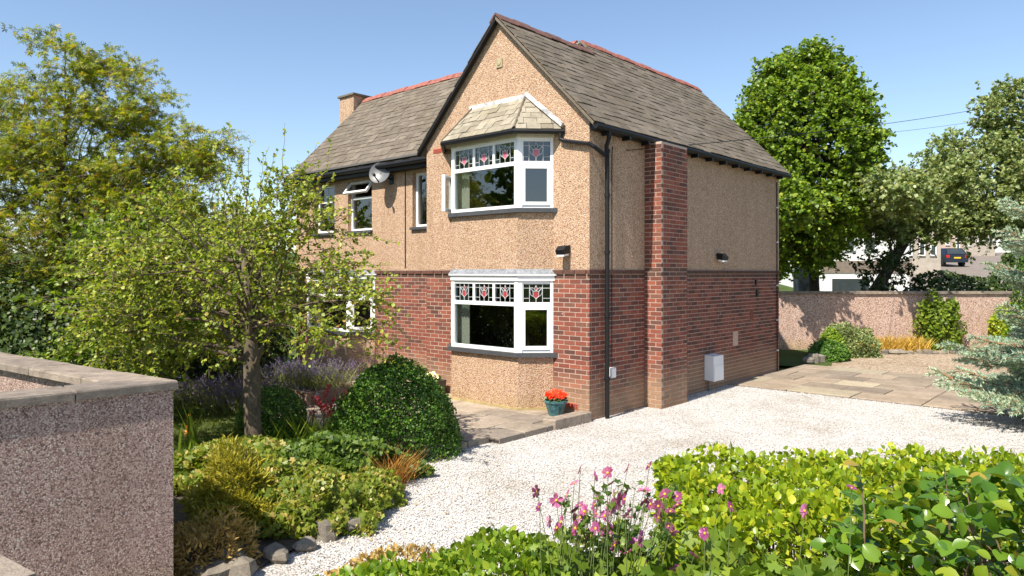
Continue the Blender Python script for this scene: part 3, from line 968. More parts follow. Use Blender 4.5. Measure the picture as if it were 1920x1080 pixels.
m = MB(); m.box(.07, .078, .51, .62, .63, .77); m.build('box_cover', M['white_plastic'], r)
# ================================================================== GROUND
def cam_xy(X, Y): p = cv(X, Y); return (p.x, p.y)
def hill(Y): return max(0.0, min(Y, 78) - 24) * 0.085
def sheet(name, pts, z, mat, kind='structure'):
    m = MB(); m.add([(p[0], p[1], z) for p in pts], [tuple(range(len(pts)))])
    return tag(m.build(name, mat), kind=kind)
V = []; F = []
Ys = [-300, -60, -10, 0, 10, 20, 23.9, 26, 30, 36, 44, 52, 60, 70, 78, 120, 300, 900]
Xs = [-900, -300, -100, -40, -20, -10, 0, 10, 20, 30, 40, 60, 100, 300, 900]
for Y in Ys:
    for X in Xs:
        p = cv(X, Y); V.append((p.x, p.y, -0.05 + hill(Y)))
nx = len(Xs)
F = [(j * nx + i, j * nx + i + 1, (j + 1) * nx + i + 1, (j + 1) * nx + i) for j in range(len(Ys) - 1) for i in range(nx - 1)]
m = MB(); m.add(V, F); tag(m.build('ground', M['ground']), kind='structure')

sheet('gravel_drive', [cam_xy(-3.4, 2.2), cam_xy(12, 2.2), cam_xy(12, 9), (9.5, 4.9), (0.0, 4.9), (-.2, .2), (-4, -.1), cam_xy(-3.4, 10)], 0.0, M['gravel'])
# loose white chippings
rg = np.random.default_rng(3)
n = 80000
Yc = np.sqrt(rg.uniform(5.0 ** 2, 15.5 ** 2, n)); Xc = rg.uniform(-.30, .75, n) * Yc
px = EYE.x + RIGHT.x * Xc + FWD.x * Yc; py = EYE.y + RIGHT.y * Xc + FWD.y * Yc
keep = ~((px < 0.01) & (py > -2.1)) & (py < 4.84) & ~((px < .35) & (py > 1.58) & (py < 2.52)) & ~((px < -.15) & (py > -3.3))
px, py = px[keep], py[keep]; n = len(px)
tv = np.array([(1, 0, 0), (0, 1, 0), (-1, 0, 0), (0, -1, 0), (0.2, .1, .8), (0, 0, -.6)])
tf = np.array([(0, 1, 4), (1, 2, 4), (2, 3, 4), (3, 0, 4), (1, 0, 5), (2, 1, 5), (3, 2, 5), (0, 3, 5)])
ang = rg.uniform(0, 6.28, n); sz = rg.uniform(.005, .0115, n)[:, None, None]
T = tv[None] * rg.uniform(.65, 1.3, (n, 6, 3))
c_, s_ = np.cos(ang)[:, None], np.sin(ang)[:, None]
VX = (T[:, :, 0] * c_ - T[:, :, 1] * s_); VY = (T[:, :, 0] * s_ + T[:, :, 1] * c_)
VV = np.stack([VX, VY, T[:, :, 2] + rg.uniform(-.3, .3, (n, 1)) * VX], 2) * sz
VV[:, :, 0] += px[:, None]; VV[:, :, 1] += py[:, None]; VV[:, :, 2] += .004 + rg.uniform(0, .006, (n, 1))
FF = (tf[None] + (np.arange(n) * 6)[:, None, None]).reshape(-1, 3)
o = link('white_chippings', raw_mesh('white_chippings', VV.reshape(-1, 3), FF, M['chip'], tint=np.repeat(rg.random(n), 6)))
tag(o, 'loose white stone chippings covering the drive', 'gravel', kind='stuff')

def slabs(parent, x0, x1, y0, y1, ztop, zbot, mat, sx, sy, seed, skip=None, odd=None):
    rs = random.Random(seed); k = 0; y = y0
    while y < y1 - .05:
        h = min(sy, y1 - y); x = x0 - (sx * .5 if k % 2 else 0)
        while x < x1 - .02:
            w_ = sx * rs.choice((1, 1, 1, 1.5))
            a, b = max(x, x0), min(x + w_, x1)
            if b - a > .05 and not (skip and skip((a + b) / 2, y + h / 2)):
                dz = rs.uniform(-.004, .004)
                cx, cy = (a + b) / 2, y + h / 2
                m = MB(); g = .009
                tx, ty = rs.uniform(-.004, .004), rs.uniform(-.004, .004)
                Vq = []
                for (zz, ins) in ((zbot, 0), (ztop + dz - .008, 0), (ztop + dz, .008)):
                    for (qx, qy) in ((a + g + ins, y + g + ins), (b - g - ins, y + g + ins), (b - g - ins, y + h - g - ins), (a + g + ins, y + h - g - ins)):
                        Vq.append((qx, qy, zz + ((qx - cx) * tx + (qy - cy) * ty if zz != zbot else 0)))
                Fq = [(3, 2, 1, 0), (8, 9, 10, 11)] + [(r_ * 4 + i, r_ * 4 + (i + 1) % 4, r_ * 4 + 4 + (i + 1) % 4, r_ * 4 + 4 + i) for r_ in (0, 1) for i in range(4)]
                m.add(Vq, Fq, rs.random())
                m.build('paving_slab', odd(rs) if odd else mat, parent)
            x += w_
        y += h; k += 1
m = MB()
m.add([(-9.5, -3.3, .05), (-.19, -3.3, .05), (-.19, -2.06, .05), (-.02, -2.06, .05), (-.02, .3, .05), (-3.9, .3, .05), (-3.9, .6, .05), (-9.5, .6, .05)], [tuple(range(8))])
PATIO = tag(m.build('patio', M['soil']), kind='structure')
slabs(PATIO, -8.4, 0.0, -2.04, -.003, .08, .0, M['slab'], .6, .51, 2)
slabs(PATIO, -8.4, -.17, -3.3, -2.045, .085, .0, M['slab'], .6, .42, 5)
slabs(PATIO, -8.4, -3.83, 0.0, .567, .08, .0, M['slab'], .6, .55, 6)
m = MB()
kp = [(-.20, -.90), (.03, -.88), (.06, -.03), (.03, .0), (-.16, -.02)]
Vk = [(p[0], p[1], -.02) for p in kp] + [(p[0], p[1], .135) for p in kp] + [(p[0] * .96 - .0, p[1] * .985, .15) for p in kp]
m.add(Vk, [(4, 3, 2, 1, 0), (10, 11, 12, 13, 14)] + [(r_ * 5 + i, r_ * 5 + (i + 1) % 5, r_ * 5 + 5 + (i + 1) % 5, r_ * 5 + 5 + i) for r_ in (0, 1) for i in range(5)])
m.build('kerb_stone', M['coping'], PATIO)

m = MB(); m.add([(0, 4.83, .006), (8.6, 4.83, .006), (8.6, 9.1, .006), (0, 9.1, .006)], [(0, 1, 2, 3)])
PAVE = tag(m.build('parking_pavement', M['soil']), kind='structure')
slabs(PAVE, .02, 8.5, 4.85, 9.05, .03, .0, M['slab_right'], .78, .70, 9, odd=lambda r: M['slab_yellow'] if r.random() < .07 else M['slab_right'])
sheet('beige_gravel', [(-.5, 9.05), (9.5, 9.05), cam_xy(13.5, 14), cam_xy(17.0, 21.4), cam_xy(7.9, 21.4), (.6, 10.2)], .008, M['gravel_beige'])

# garden bed and lawn
bed = [at(828, 848), at(785, 872), at(728, 932), at(680, 968), at(610, 1005), at(470, 1078), cv(-1.9, 4.6), cv(-2.3, 4.9), cv(-6, 8), cv(-7, 11), cv(-4.2, 11.3), cv(-2.9, 10.9), cv(-1.9, 9.7)]
m = MB(); m.add([(p.x, p.y, .03) for p in bed], [tuple(range(len(bed)))]); tag(m.build('garden_bed', M['soil']), kind='structure')
lawn = [cv(-3.5, 8.9), cv(-3.2, 9.6), cv(-3.9, 11.4), cv(-5.2, 12.6), cv(-9, 14), cv(-11, 11), cv(-5.6, 8.2)]
m = MB(); m.add([(p.x, p.y, .045) for p in lawn], [tuple(range(len(lawn)))]); tag(m.build('lawn', M['ground']), kind='structure')
sheet('back_lawn', [cv(7.3, 17.4), cv(7.9, 17.6), cv(8.7, 19.3), cv(9.0, 21.3), cv(6.0, 21.3), cv(5.5, 18)], .012, M['ground'])

# ================================================================== WALLS
# boundary wall at the end of the drive
wl = thing('boundary_wall', 'long pink pebbledash boundary wall beyond the paving', 'wall', cv(11.5, 21.6))
def wall_run(parent, X0, X1, Y0, Y1, z0, z1, mat, name='wall_body'):
    m = MB(); m.slab([cv(X0, Y0, z0), cv(X1, Y0, z0), cv(X1, Y1, z0), cv(X0, Y1, z0)], (0, 0, z1 - z0)); return m.build(name, mat, parent)
wall_run(wl, 5.0, 18.0, 21.5, 21.75, -.2, 1.67, M['pinkwall'])
x = 5.0
while x < 17.9:
    L_ = random.uniform(.8, 1.1)
    m = MB(); a = cv(x, 21.44, 1.67); b = cv(min(x + L_ - .01, 18), 21.44, 1.67); d = FWD * .37
    m.slab([a, b, b + d, a + d], (0, 0, .075 + random.uniform(0, .008))); m.build('coping_stone', M['coping'], wl)
    x += L_

# corner of the street wall, beside the viewpoint
Cc = Vector((-2.381, 5.006)); dA = Vector((-.707, -.707)); dB = Vector((-.816, .578)); nA = Vector((-.707, .707)); nB = Vector((-.578, -.816))
gw = thing('street_wall', 'brown pebbledash garden wall corner with stone coping in the left foreground', 'wall', cv(Cc.x, Cc.y))
def inner(wa, wb, base):
    # intersection of the inner faces of both arms
    p = base + nA * wa; q = base + nB * wb
    den = dA.x * dB.y - dA.y * dB.x
    tt = ((q.x - p.x) * dB.y - (q.y - p.y) * dB.x) / den
    return p + dA * tt
def arm_poly(base, wa, wb):
    I = inner(wa, wb, base)
    return [base, base + dB * 6, base + dB * 6 + nB * wb, I, base + dA * 4 + nA * wa, base + dA * 4]
m = MB(); m.slab([cv(p.x, p.y, -.3) for p in arm_poly(Cc, .24, .24)][::-1], (0, 0, 1.78)); m.build('wall_body', M['darkdash'], gw)
CO = Cc + Vector((.03, .008))
wa = wb = .32
I = inner(wa, wb, CO)
def cop(poly):
    m = MB(); n_ = len(poly); rr = random.Random(len(gw.children))
    V = [cv(p.x, p.y, 1.482) for p in poly] + [cv(p.x, p.y, 1.53) for p in poly]
    cx = sum((p.x for p in poly)) / n_; cy = sum((p.y for p in poly)) / n_
    V += [cv(p.x + (cx - p.x) * .03, p.y + (cy - p.y) * .03, 1.542 + rr.uniform(-.003, .003)) for p in poly]
    m.add(V, [tuple(range(n_ - 1, -1, -1)), tuple(range(2 * n_, 3 * n_))] + [(r_ * n_ + i, r_ * n_ + (i + 1) % n_, (r_ + 1) * n_ + (i + 1) % n_, (r_ + 1) * n_ + i) for r_ in (0, 1) for i in range(n_)], rr.random())
    m.build('coping_stone', M['coping'], gw)
tA = (I - CO - nA * wa).dot(dA); tB = (I - CO - nB * wb).dot(dB)
cop([CO, I, CO + nA * wa + dA * (tA + .25), CO + dA * (tA + .25)])
cop([CO, CO + dB * (tB + .35), CO + nB * wb + dB * (tB + .35), I])
for k in range(5):
    a0, a1 = tA + .258 + k * .62, tA + .87 + k * .62
    cop([CO + dA * a0, CO + dA * a0 + nA * wa, CO + dA * a1 + nA * wa, CO + dA * a1])
    b0, b1 = tB + .358 + k * .9, tB + 1.25 + k * .9
    cop([CO + dB * b0, CO + dB * b1, CO + dB * b1 + nB * wb, CO + dB * b0 + nB * wb])
gp = thing('gate_pier', 'low beige gate pier top at the bottom left corner', 'gate pier', cv(-1.9, 2.4))
q0 = Vector((-2.6, 3.09)); dq = Vector((.827, -.562)); nq = Vector((-.562, -.827))
m = MB(); m.slab([cv(p.x, p.y, -.3) for p in (q0, q0 + nq * .4, q0 + nq * .4 + dq * 1.08, q0 + dq * 1.08)], (0, 0, 1.49)); m.build('pier_body', M['darkdash'], gp)
q0 = q0 - dq * .03 - nq * .03
m = MB(); m.slab([cv(p.x, p.y, 1.19) for p in (q0, q0 + nq * .46, q0 + nq * .46 + dq * 1.14, q0 + dq * 1.14)], (0, 0, .06)); m.build('coping_stone', M['coping'], gp)

# rocks
def rock(p, s, label, group, seed):
    rs = np.random.default_rng(seed)
    V = []; F = []
    nu, nv = 9, 6
    ph = rs.uniform(0, 6, 6)
    for j in range(nv + 1):
        th = math.pi * j / nv
        for i in range(nu):
            f = 2 * math.pi * i / nu
            d = np.array((math.sin(th) * math.cos(f), math.sin(th) * math.sin(f), math.cos(th)))
            r_ = 1 + .16 * math.sin(3 * d[0] + ph[0]) + .16 * math.sin(3.5 * d[1] + ph[1]) + .12 * math.sin(4 * d[2] + ph[2]) + rs.uniform(-.06, .06) * (0 < j < nv)
            d = np.sign(d) * np.abs(d) ** .75
            V.append((p.x + d[0] * r_ * s[0], p.y + d[1] * r_ * s[1], p.z + s[2] * .55 + d[2] * r_ * s[2]))
    for j in range(nv):
        for i in range(nu): F.append((j * nu + i, (j + 1) * nu + i, (j + 1) * nu + (i + 1) % nu, j * nu + (i + 1) % nu))
    m = MB(); m.add(V, F, rs.random()); o = m.build('edging_rock', M['rock'], None, False)
    tag(o, label, 'rock', group); return o
ORD = 'first second third fourth fifth sixth seventh eighth ninth tenth eleventh twelfth thirteenth fourteenth fifteenth sixteenth seventeenth eighteenth nineteenth twentieth twenty-first twenty-second twenty-third twenty-fourth twenty-fifth twenty-sixth'.split()
k = 0
for (qx, qy, s) in ((742, 925, .11), (722, 948, .12), (700, 968, .09), (655, 990, .17), (612, 1008, .14), (570, 1030, .10), (520, 1052, .12), (440, 1078, .19), (395, 1092, .16)):
    rock(at(qx, qy), (s, s * .8, s * .6), ORD[k] + ' grey edging rock along the left bed, counted from its far tip', 'rocks edging the left bed', 20 + k); k += 1
for i in range(26):
    t_ = i / 25
    if t_ < .3: p = at(1515 + (1605 - 1515) * t_ / .3, 683 - 18 * t_ / .3)
    else: p = at(1605 + (1880 - 1605) * (t_ - .3) / .7, 665 - 2 * (t_ - .3))
    s = random.uniform(.11, .19) * (1.15 if t_ < .3 else .7)
    rock(p, (s, s * .8, s * .75), ORD[i] + ' buff edging stone of the far bed, counted from the back lawn', 'stones edging the far bed', 60 + i)

# ================================================================== BEYOND THE WALL
M['bwhite'] = plain('white_render', (0.72, 0.71, 0.68), .7, .06, 3)
M['bpink'] = plain('pinkish_render', (0.46, 0.34, 0.27), .8, .12, 3)
M['bgrey'] = plain('grey_beige_render', (0.40, 0.345, 0.28), .8, .15, 3)
M['bbrown'] = plain('brown_cladding', (0.20, 0.155, 0.12), .8, .2, 5)
M['bglass'] = plain('far_window_glass', (0.04, 0.05, 0.055), .08, .2, 3)
def far_house(name, label, X0, X1, Y, dY, z0, eave, rise, wallmat, wins, roofmat='slate', bands=()):
    r = thing(name, label, 'building', cv((X0 + X1) / 2, Y, z0))
    m = MB(); m.slab([cv(X0, Y, z0 - 1), cv(X1, Y, z0 - 1), cv(X1, Y + dY, z0 - 1), cv(X0, Y + dY, z0 - 1)], (0, 0, eave - z0 + 1)); m.build('wall', M[wallmat], r)
    m = MB(); a, b, c, d = cv(X0 - .2, Y - .25, eave), cv(X1 + .2, Y - .25, eave), cv(X1 + .2, Y + dY + .25, eave), cv(X0 - .2, Y + dY + .25, eave)
    e, f = cv(X0 - .2, Y + dY / 2, eave + rise), cv(X1 + .2, Y + dY / 2, eave + rise)
    m.add([a, b, c, d, e, f], [(0, 1, 5, 4), (2, 3, 4, 5), (1, 2, 5), (3, 0, 4), (3, 2, 1, 0)]); m.build('roof', M[roofmat], r)
    for (a0, a1, za, zb, mt) in bands:
        m = MB(); m.slab([cv(a0, Y - .04, za), cv(a1, Y - .04, za), cv(a1, Y + .0, za), cv(a0, Y + .0, za)], (0, 0, zb - za)); m.build('wall_band', M[mt], r)
    for (a0, a1, za, zb) in wins:
        fw = .08
        m = MB()
        for (p, q, u, v) in ((a0, a1, za, za + fw), (a0, a1, zb - fw, zb), (a0, a0 + fw, za + fw, zb - fw), (a1 - fw, a1, za + fw, zb - fw)):
            m.slab([cv(p, Y - .09, u), cv(q, Y - .09, u), cv(q, Y - .041, u), cv(p, Y - .041, u)], (0, 0, v - u))
        wn_ = m.build('window', M['upvc'], r)
        m = MB(); m.slab([cv(a0 + fw, Y - .06, za + fw), cv(a1 - fw, Y - .06, za + fw), cv(a1 - fw, Y - .045, za + fw), cv(a0 + fw, Y - .045, za + fw)], (0, 0, zb - za - 2 * fw)); m.build('pane', M['bglass'], wn_)
    return r
fx = lambda px, Y: (px - 960) / K * Y
fz = lambda py, Y: EYE.z - (py - 512) / K * Y
Y = 38.0
far_house('annexe_building', 'white two storey building seen behind the lime tree trunk', fx(1538, Y), fx(1705, Y), Y, 7, hill(Y), fz(418, Y), 2.0, 'bwhite',
    [(fx(1556, Y), fx(1632, Y), fz(556, Y), fz(520, Y)), (fx(1648, Y), fx(1668, Y), fz(556, Y), fz(520, Y)), (fx(1560, Y), fx(1577, Y), fz(470, Y), fz(443, Y)), (fx(1583, Y), fx(1603, Y), fz(470, Y), fz(443, Y)), (fx(1618, Y), fx(1642, Y), fz(470, Y), fz(443, Y))],
    bands=[(fx(1538, Y), fx(1705, Y), fz(512, Y), fz(489, Y), 'bbrown')])
m = MB(); Y = 27
pr = [(fx(1497, Y), -.2), (fx(1536, Y), -.2), (fx(1536, Y), fz(492, Y)), (fx(1528, Y), fz(480, Y)), (fx(1516, Y), fz(484, Y)), (fx(1505, Y), fz(500, Y)), (fx(1497, Y), fz(515, Y))]
m.slab([cv(a, Y, b) for a, b in pr], FWD * .5)
tag(m.build('ruined_wall', M['oldstone']), 'old whitewashed stone wall stump behind the boundary wall', 'wall')
Y = 50
far_house('terraced_house', 'grey beige house with tall white framed windows up the street', fx(1690, Y), fx(1764, Y), Y, 8, hill(Y), fz(395, Y), 2.2, 'bgrey',
    [(fx(1698, Y), fx(1710, Y), fz(480, Y), fz(450, Y)), (fx(1722, Y), fx(1734, Y), fz(480, Y), fz(448, Y)), (fx(1743, Y), fx(1755, Y), fz(480, Y), fz(448, Y))])
Y = 64
far_house('terraced_house', 'pinkish rendered house with a single dark window beyond the grey one', fx(1762, Y), fx(1806, Y), Y, 8, hill(Y), fz(395, Y), 2.4, 'bpink',
    [(fx(1772, Y), fx(1780, Y), fz(460, Y), fz(441, Y)), (fx(1792, Y), fx(1799, Y), fz(478, Y), fz(440, Y))])
Y = 72
far_house('terraced_house', 'brown stone house with a flat roofed wing further up the street', fx(1806, Y), fx(1866, Y), Y, 8, hill(Y), fz(420, Y), 1.0, 'bgrey',
    [(fx(1815, Y), fx(1820, Y), fz(462, Y), fz(432, Y)), (fx(1832, Y), fx(1843, Y), fz(458, Y), fz(440, Y)), (fx(1853, Y), fx(1862, Y), fz(455, Y), fz(438, Y))])
Y = 84
far_house('gabled_house', 'bright white house at the top of the street', fx(1845, Y), fx(1925, Y), Y, 9, hill(Y), fz(400, Y), 2.6, 'bwhite',
    [(fx(1884, Y), fx(1893, Y), fz(445, Y), fz(424, Y)), (fx(1900, Y), fx(1910, Y), fz(445, Y), fz(424, Y))])
V = []
for (Xa, Xb, Y) in ((15, 27, 24.5), (17, 27, 30), (21, 30, 40), (26.5, 36, 50), (32, 42, 60), (38, 48, 70), (42, 54, 78)):
    V += [cv(Xa, Y, hill(Y) - .03), cv(Xb, Y, hill(Y) - .03)]
m = MB(); m.add(V, [(2 * i, 2 * i + 1, 2 * i + 3, 2 * i + 2) for i in range(6)]); tag(m.build('road', M['road']), kind='structure')

# parked car up the street
Y = 57.0
base = cv(fx(1795, Y), Y, hill(Y))
r = thing('parked_car', 'dark blue car seen from behind, parked up the street', 'car', base)
M['carpaint'] = plain('dark_blue_car_paint', (0.012, 0.018, 0.035), .2, .05, 3)
M['tyre'] = plain('black_rubber', (0.015, 0.015, 0.015), .8, .1, 9)
M['redlight'] = plain('red_tail_light', (0.5, 0.01, 0.01), .2, .1, 9)
M['plate'] = plain('yellow_number_plate', (0.75, 0.5, 0.03), .4, .03, 9)
cp = lambda a, b, z: base + RIGHT * a + FWD * b + Vector((0, 0, z))
m = MB()
prof = [(0, .35), (0, .95), (.12, 1.0), (.45, 1.5), (2.2, 1.52), (3.0, 1.05), (4.1, .95), (4.2, .4)]
wd = [.88, .9, .88, .68, .68, .86, .84, .84]
Vc = [cp(-w_, b, z) for (b, z), w_ in zip(prof, wd)] + [cp(w_, b, z) for (b, z), w_ in zip(prof, wd)]
m.add(Vc, [tuple(range(7, -1, -1)), tuple(range(8, 16))] + [(i, (i + 1) % 8, 8 + (i + 1) % 8, 8 + i) for i in range(8)]); m.build('car_body', M['carpaint'], r)
m = MB(); m.slab([cp(-.72, .14, 1.04), cp(.72, .14, 1.04), cp(.60, .42, 1.44), cp(-.60, .42, 1.44)], FWD * -.02); m.build('rear_window', M['bglass'], r)
for s in (-1, 1):
    m = MB(); m.slab([cp(s * .62, -.02, .72), cp(s * .88, -.02, .72), cp(s * .88, -.02, .95), cp(s * .62, -.02, .95)], FWD * .03); m.build('tail_light', M['redlight'], r)
    for b in (.75, 3.3):
        m = MB(); m.tube([cp(s * .70, b, .32), cp(s * .92, b, .32)], .32, 14); m.build('wheel', M['tyre'], r)
m = MB(); m.slab([cp(-.27, -.03, .66), cp(.27, -.03, .66), cp(.27, -.03, .78), cp(-.27, -.03, .78)], FWD * .02); m.build('number_plate', M['plate'], r)

# overhead wires
def wire(name, a, b, sag, label):
    a = Vector(a); b = Vector(b); pts = []
    for i in range(25):
        t_ = i / 24; p = a.lerp(b, t_); p.z -= sag * 4 * t_ * (1 - t_); pts.append(p)
    m = MB(); m.tube(pts, .008, 5); tag(m.build(name, M['black']), label, 'wire', 'overhead wires')
wire('overhead_wire', (.03, 1.0, 4.33), dp(1960, 176, 34), .25, 'thin overhead wire running from the side wall past the lime tree')
wire('overhead_wire', dp(1500, 262, 32), dp(1960, 205, 36), .2, 'lower overhead wire emerging behind the lime tree')
# ================================================================== PLANTS
def nrm(A): return A / np.maximum(np.linalg.norm(A, axis=-1, keepdims=True), 1e-9)
def rnd(rs, n): return nrm(rs.normal(size=(n, 3)))
UP = np.array((0., 0., 1.))
def np3(v): return np.array((v[0], v[1], v[2]), dtype=float)
R3, F3 = np3(RIGHT), np3(FWD)
S3 = np3(SUN)      # leaves turn towards the light

T_DIA = (np.array([(0, 0, 0), (.5, .45, .09), (0, 1, -.03), (-.5, .45, .09)]), np.array([(0, 1, 2), (0, 2, 3)]))
T_OVA = (np.array([(0, 0, 0), (.36, .28, .08), (.38, .62, .06), (0, 1, -.10), (-.38, .62, .06), (-.36, .28, .08), (0, .5, 0)]),
         np.array([(0, 1, 6), (1, 2, 6), (2, 3, 6), (3, 4, 6), (4, 5, 6), (5, 0, 6)]))
def palm():
    V = [(0, .32, 0)]; F = []
    for a, L in ((-1.9, .6), (-1.0, .85), (0, 1.0), (1.0, .85), (1.9, .6)):
        d = np.array((math.sin(a), math.cos(a), 0)); s = np.array((math.cos(a), -math.sin(a), 0))
        b = len(V); c = np.array((0, .32, 0))
        V += [c + d * L * .35 + s * .11 * L, c + d * L * .72 + np.array((0, 0, -.10)), c + d * L * .35 - s * .11 * L]
        F += [(0, b, b + 1), (0, b + 1, b + 2)]
    return np.array(V, dtype=float), np.array(F)
T_PALM = palm()
def lobed():
    V = [(0, .25, 0)]; ring = []
    for k in range(11):
        a = -2.7 + 5.4 * k / 10
        r_ = (.62 if k % 2 else .40) + .12 * math.cos(a)
        ring.append((math.sin(a) * r_, .25 + math.cos(a) * r_, .05 * (k % 2) - .06 * abs(math.sin(a))))
    V += ring
    return np.array(V, dtype=float), np.array([(0, i + 1, i + 2) for i in range(10)])
T_LOB = lobed()
def bigleaf():
    V = []; F = []
    prof = [(0, .03), (.12, .22), (.3, .36), (.5, .41), (.7, .35), (.88, .18), (1.0, .02)]
    for y, w_ in prof:
        z = -.22 * (y - .45) ** 2
        V += [(-w_, y, z + .10 * w_ / .41), (-w_ * .5, y, z + .035 * w_ / .41), (0, y, z), (w_ * .5, y, z + .035 * w_ / .41), (w_, y, z + .10 * w_ / .41)]
    for i in range(len(prof) - 1):
        for j in range(4):
            F.append((i * 5 + j, i * 5 + j + 1, i * 5 + j + 6, i * 5 + j + 5))
    return np.array(V, dtype=float), np.array(F)
T_BIG = bigleaf()

def frames(D, N):
    D = nrm(D); X = nrm(np.cross(D, N)); Z = np.cross(X, D)
    return X, D, Z
def leaf_geo(P, D, N, S, tpl, width=1.0):
    tv, tf = tpl
    X, Y, Z = frames(D, N)
    S = np.asarray(S)[:, None, None]
    T = tv * np.array((width, 1, 1))
    V = P[:, None, :] + S * (T[None, :, 0:1] * X[:, None] + T[None, :, 1:2] * Y[:, None] + T[None, :, 2:3] * Z[:, None])
    n = len(P); k = len(tv)
    F = (tf[None] + (np.arange(n) * k)[:, None, None]).reshape(-1, tf.shape[1])
    return V.reshape(-1, 3), F, k
def leaf_part(name, P, D, N, S, tpl, mat, parent, rs, width=1.0, smooth=False, tint=None):
    V, F, k = leaf_geo(P, D, N, S, tpl, width)
    tt = rs.random(len(P)) if tint is None else tint
    V = V - np3(rootloc(parent))
    return link(name, raw_mesh(name, V, F, mat, smooth, np.repeat(tt, k)), parent)
def leaf_objects(P, D, N, S, tpl, mat, parent, limit, rs, width=1.0, rest='foliage', smooth=False, view_first=True):
    """the nearest `limit` leaves as parts of their own, the rest joined"""
    tv, tf = tpl
    me = raw_mesh('leaf', tv * np.array((width, 1, 1)), tf, mat, smooth)
    X, Y, Z = frames(D, N)
    rel = P - np3(EYE); dep = rel @ F3
    u = rel @ R3 / dep; v = rel[:, 2] / dep
    inv = (np.abs(u) < .73) & (v > -.43) & (dep > .3)
    facing = np.abs(np.sum(Z * nrm(rel), axis=1)) * S / np.maximum(dep, .1) + np.where(inv, 10, 0) + .02 * P[:, 2]
    order = np.argsort(-facing)
    keep = order[:limit]; rest_i = order[limit:]
    rl = np3(rootloc(parent))
    for i in keep:
        o = link('leaf', me, parent)
        s = float(S[i])
        mx = Matrix.Identity(4)
        for r_ in range(3):
            mx[r_][0] = X[i, r_] * s; mx[r_][1] = Y[i, r_] * s; mx[r_][2] = Z[i, r_] * s; mx[r_][3] = P[i, r_] - rl[r_]
        o.matrix_local = mx
    if len(rest_i):
        tag(leaf_part(rest, P[rest_i], D[rest_i], N[rest_i], S[rest_i], tpl, mat, parent, rs, width, smooth), kind='stuff')

def tubes_np(polys, r0, r1, k=3):
    """many thin tapered twigs: polys (n, m, 3)"""
    n, m_, _ = polys.shape
    d = nrm(polys[:, -1] - polys[:, 0]); a = nrm(np.cross(d, np.array((.31, .73, .61)))); b = np.cross(d, a)
    rad = np.linspace(1, 0, m_)[None, :, None] * (np.asarray(r0).reshape(-1, 1, 1) - r1) + r1
    V = np.stack([polys + rad * (math.cos(2 * math.pi * j / k) * a + math.sin(2 * math.pi * j / k) * b)[:, None] for j in range(k)], 2)
    idx = np.arange(n * m_ * k).reshape(n, m_, k)
    F = []
    for j in range(k):
        j2 = (j + 1) % k
        F.append(np.stack([idx[:, :-1, j], idx[:, :-1, j2], idx[:, 1:, j2], idx[:, 1:, j]], -1).reshape(-1, 4))
    return V.reshape(-1, 3), np.concatenate(F)

def twig_leaves(rs, starts, dirs, L, nleaf, droop=.15, seg=4, up=.7):
    n = len(starts); L = np.asarray(L).reshape(-1, 1)
    dirs = nrm(dirs)
    ts = np.linspace(0, 1, seg + 1)
    polys = starts[:, None] + dirs[:, None] * (L[:, None] * ts[None, :, None]) - UP * (droop * L[:, None] * (ts ** 2)[None, :, None])
    polys[:, 1:-1] += rs.normal(size=(n, seg - 1, 3)) * .03 * L[:, None]
    t = np.sort(rs.uniform(.12, 1.0, (n, nleaf)), axis=1); t[:, -1] = 1.0
    x = t * seg; i0 = np.minimum(x.astype(int), seg - 1); f = (x - i0)[..., None]
    ii = np.arange(n)[:, None]
    P = polys[ii, i0] * (1 - f) + polys[ii, i0 + 1] * f
    ax = nrm(polys[ii, i0 + 1] - polys[ii, i0])
    side = nrm(np.cross(ax, rs.normal(size=P.shape)))
    D = nrm(ax * .55 + side * .9 + UP * .1 - UP * droop * .5)
    N = nrm(UP * up * .7 + S3 * .55 + rs.normal(size=P.shape) * .42 + side * .12)
    return polys, P.reshape(-1, 3), D.reshape(-1, 3), N.reshape(-1, 3)

def bez(a, b, rs, lift=.25, n=6, wob=.04):
    a = Vector(a); b = Vector(b); L = (b - a).length
    mid = a.lerp(b, .5) + Vector((0, 0, lift * L)) + Vector(rs.normal(size=3)) * wob * L
    return [a * (1 - t) ** 2 + mid * 2 * t * (1 - t) + b * t * t + Vector(rs.normal(size=3)) * wob * .25 * L * (0 < t < 1) for t in (i / (n - 1) for i in range(n))]

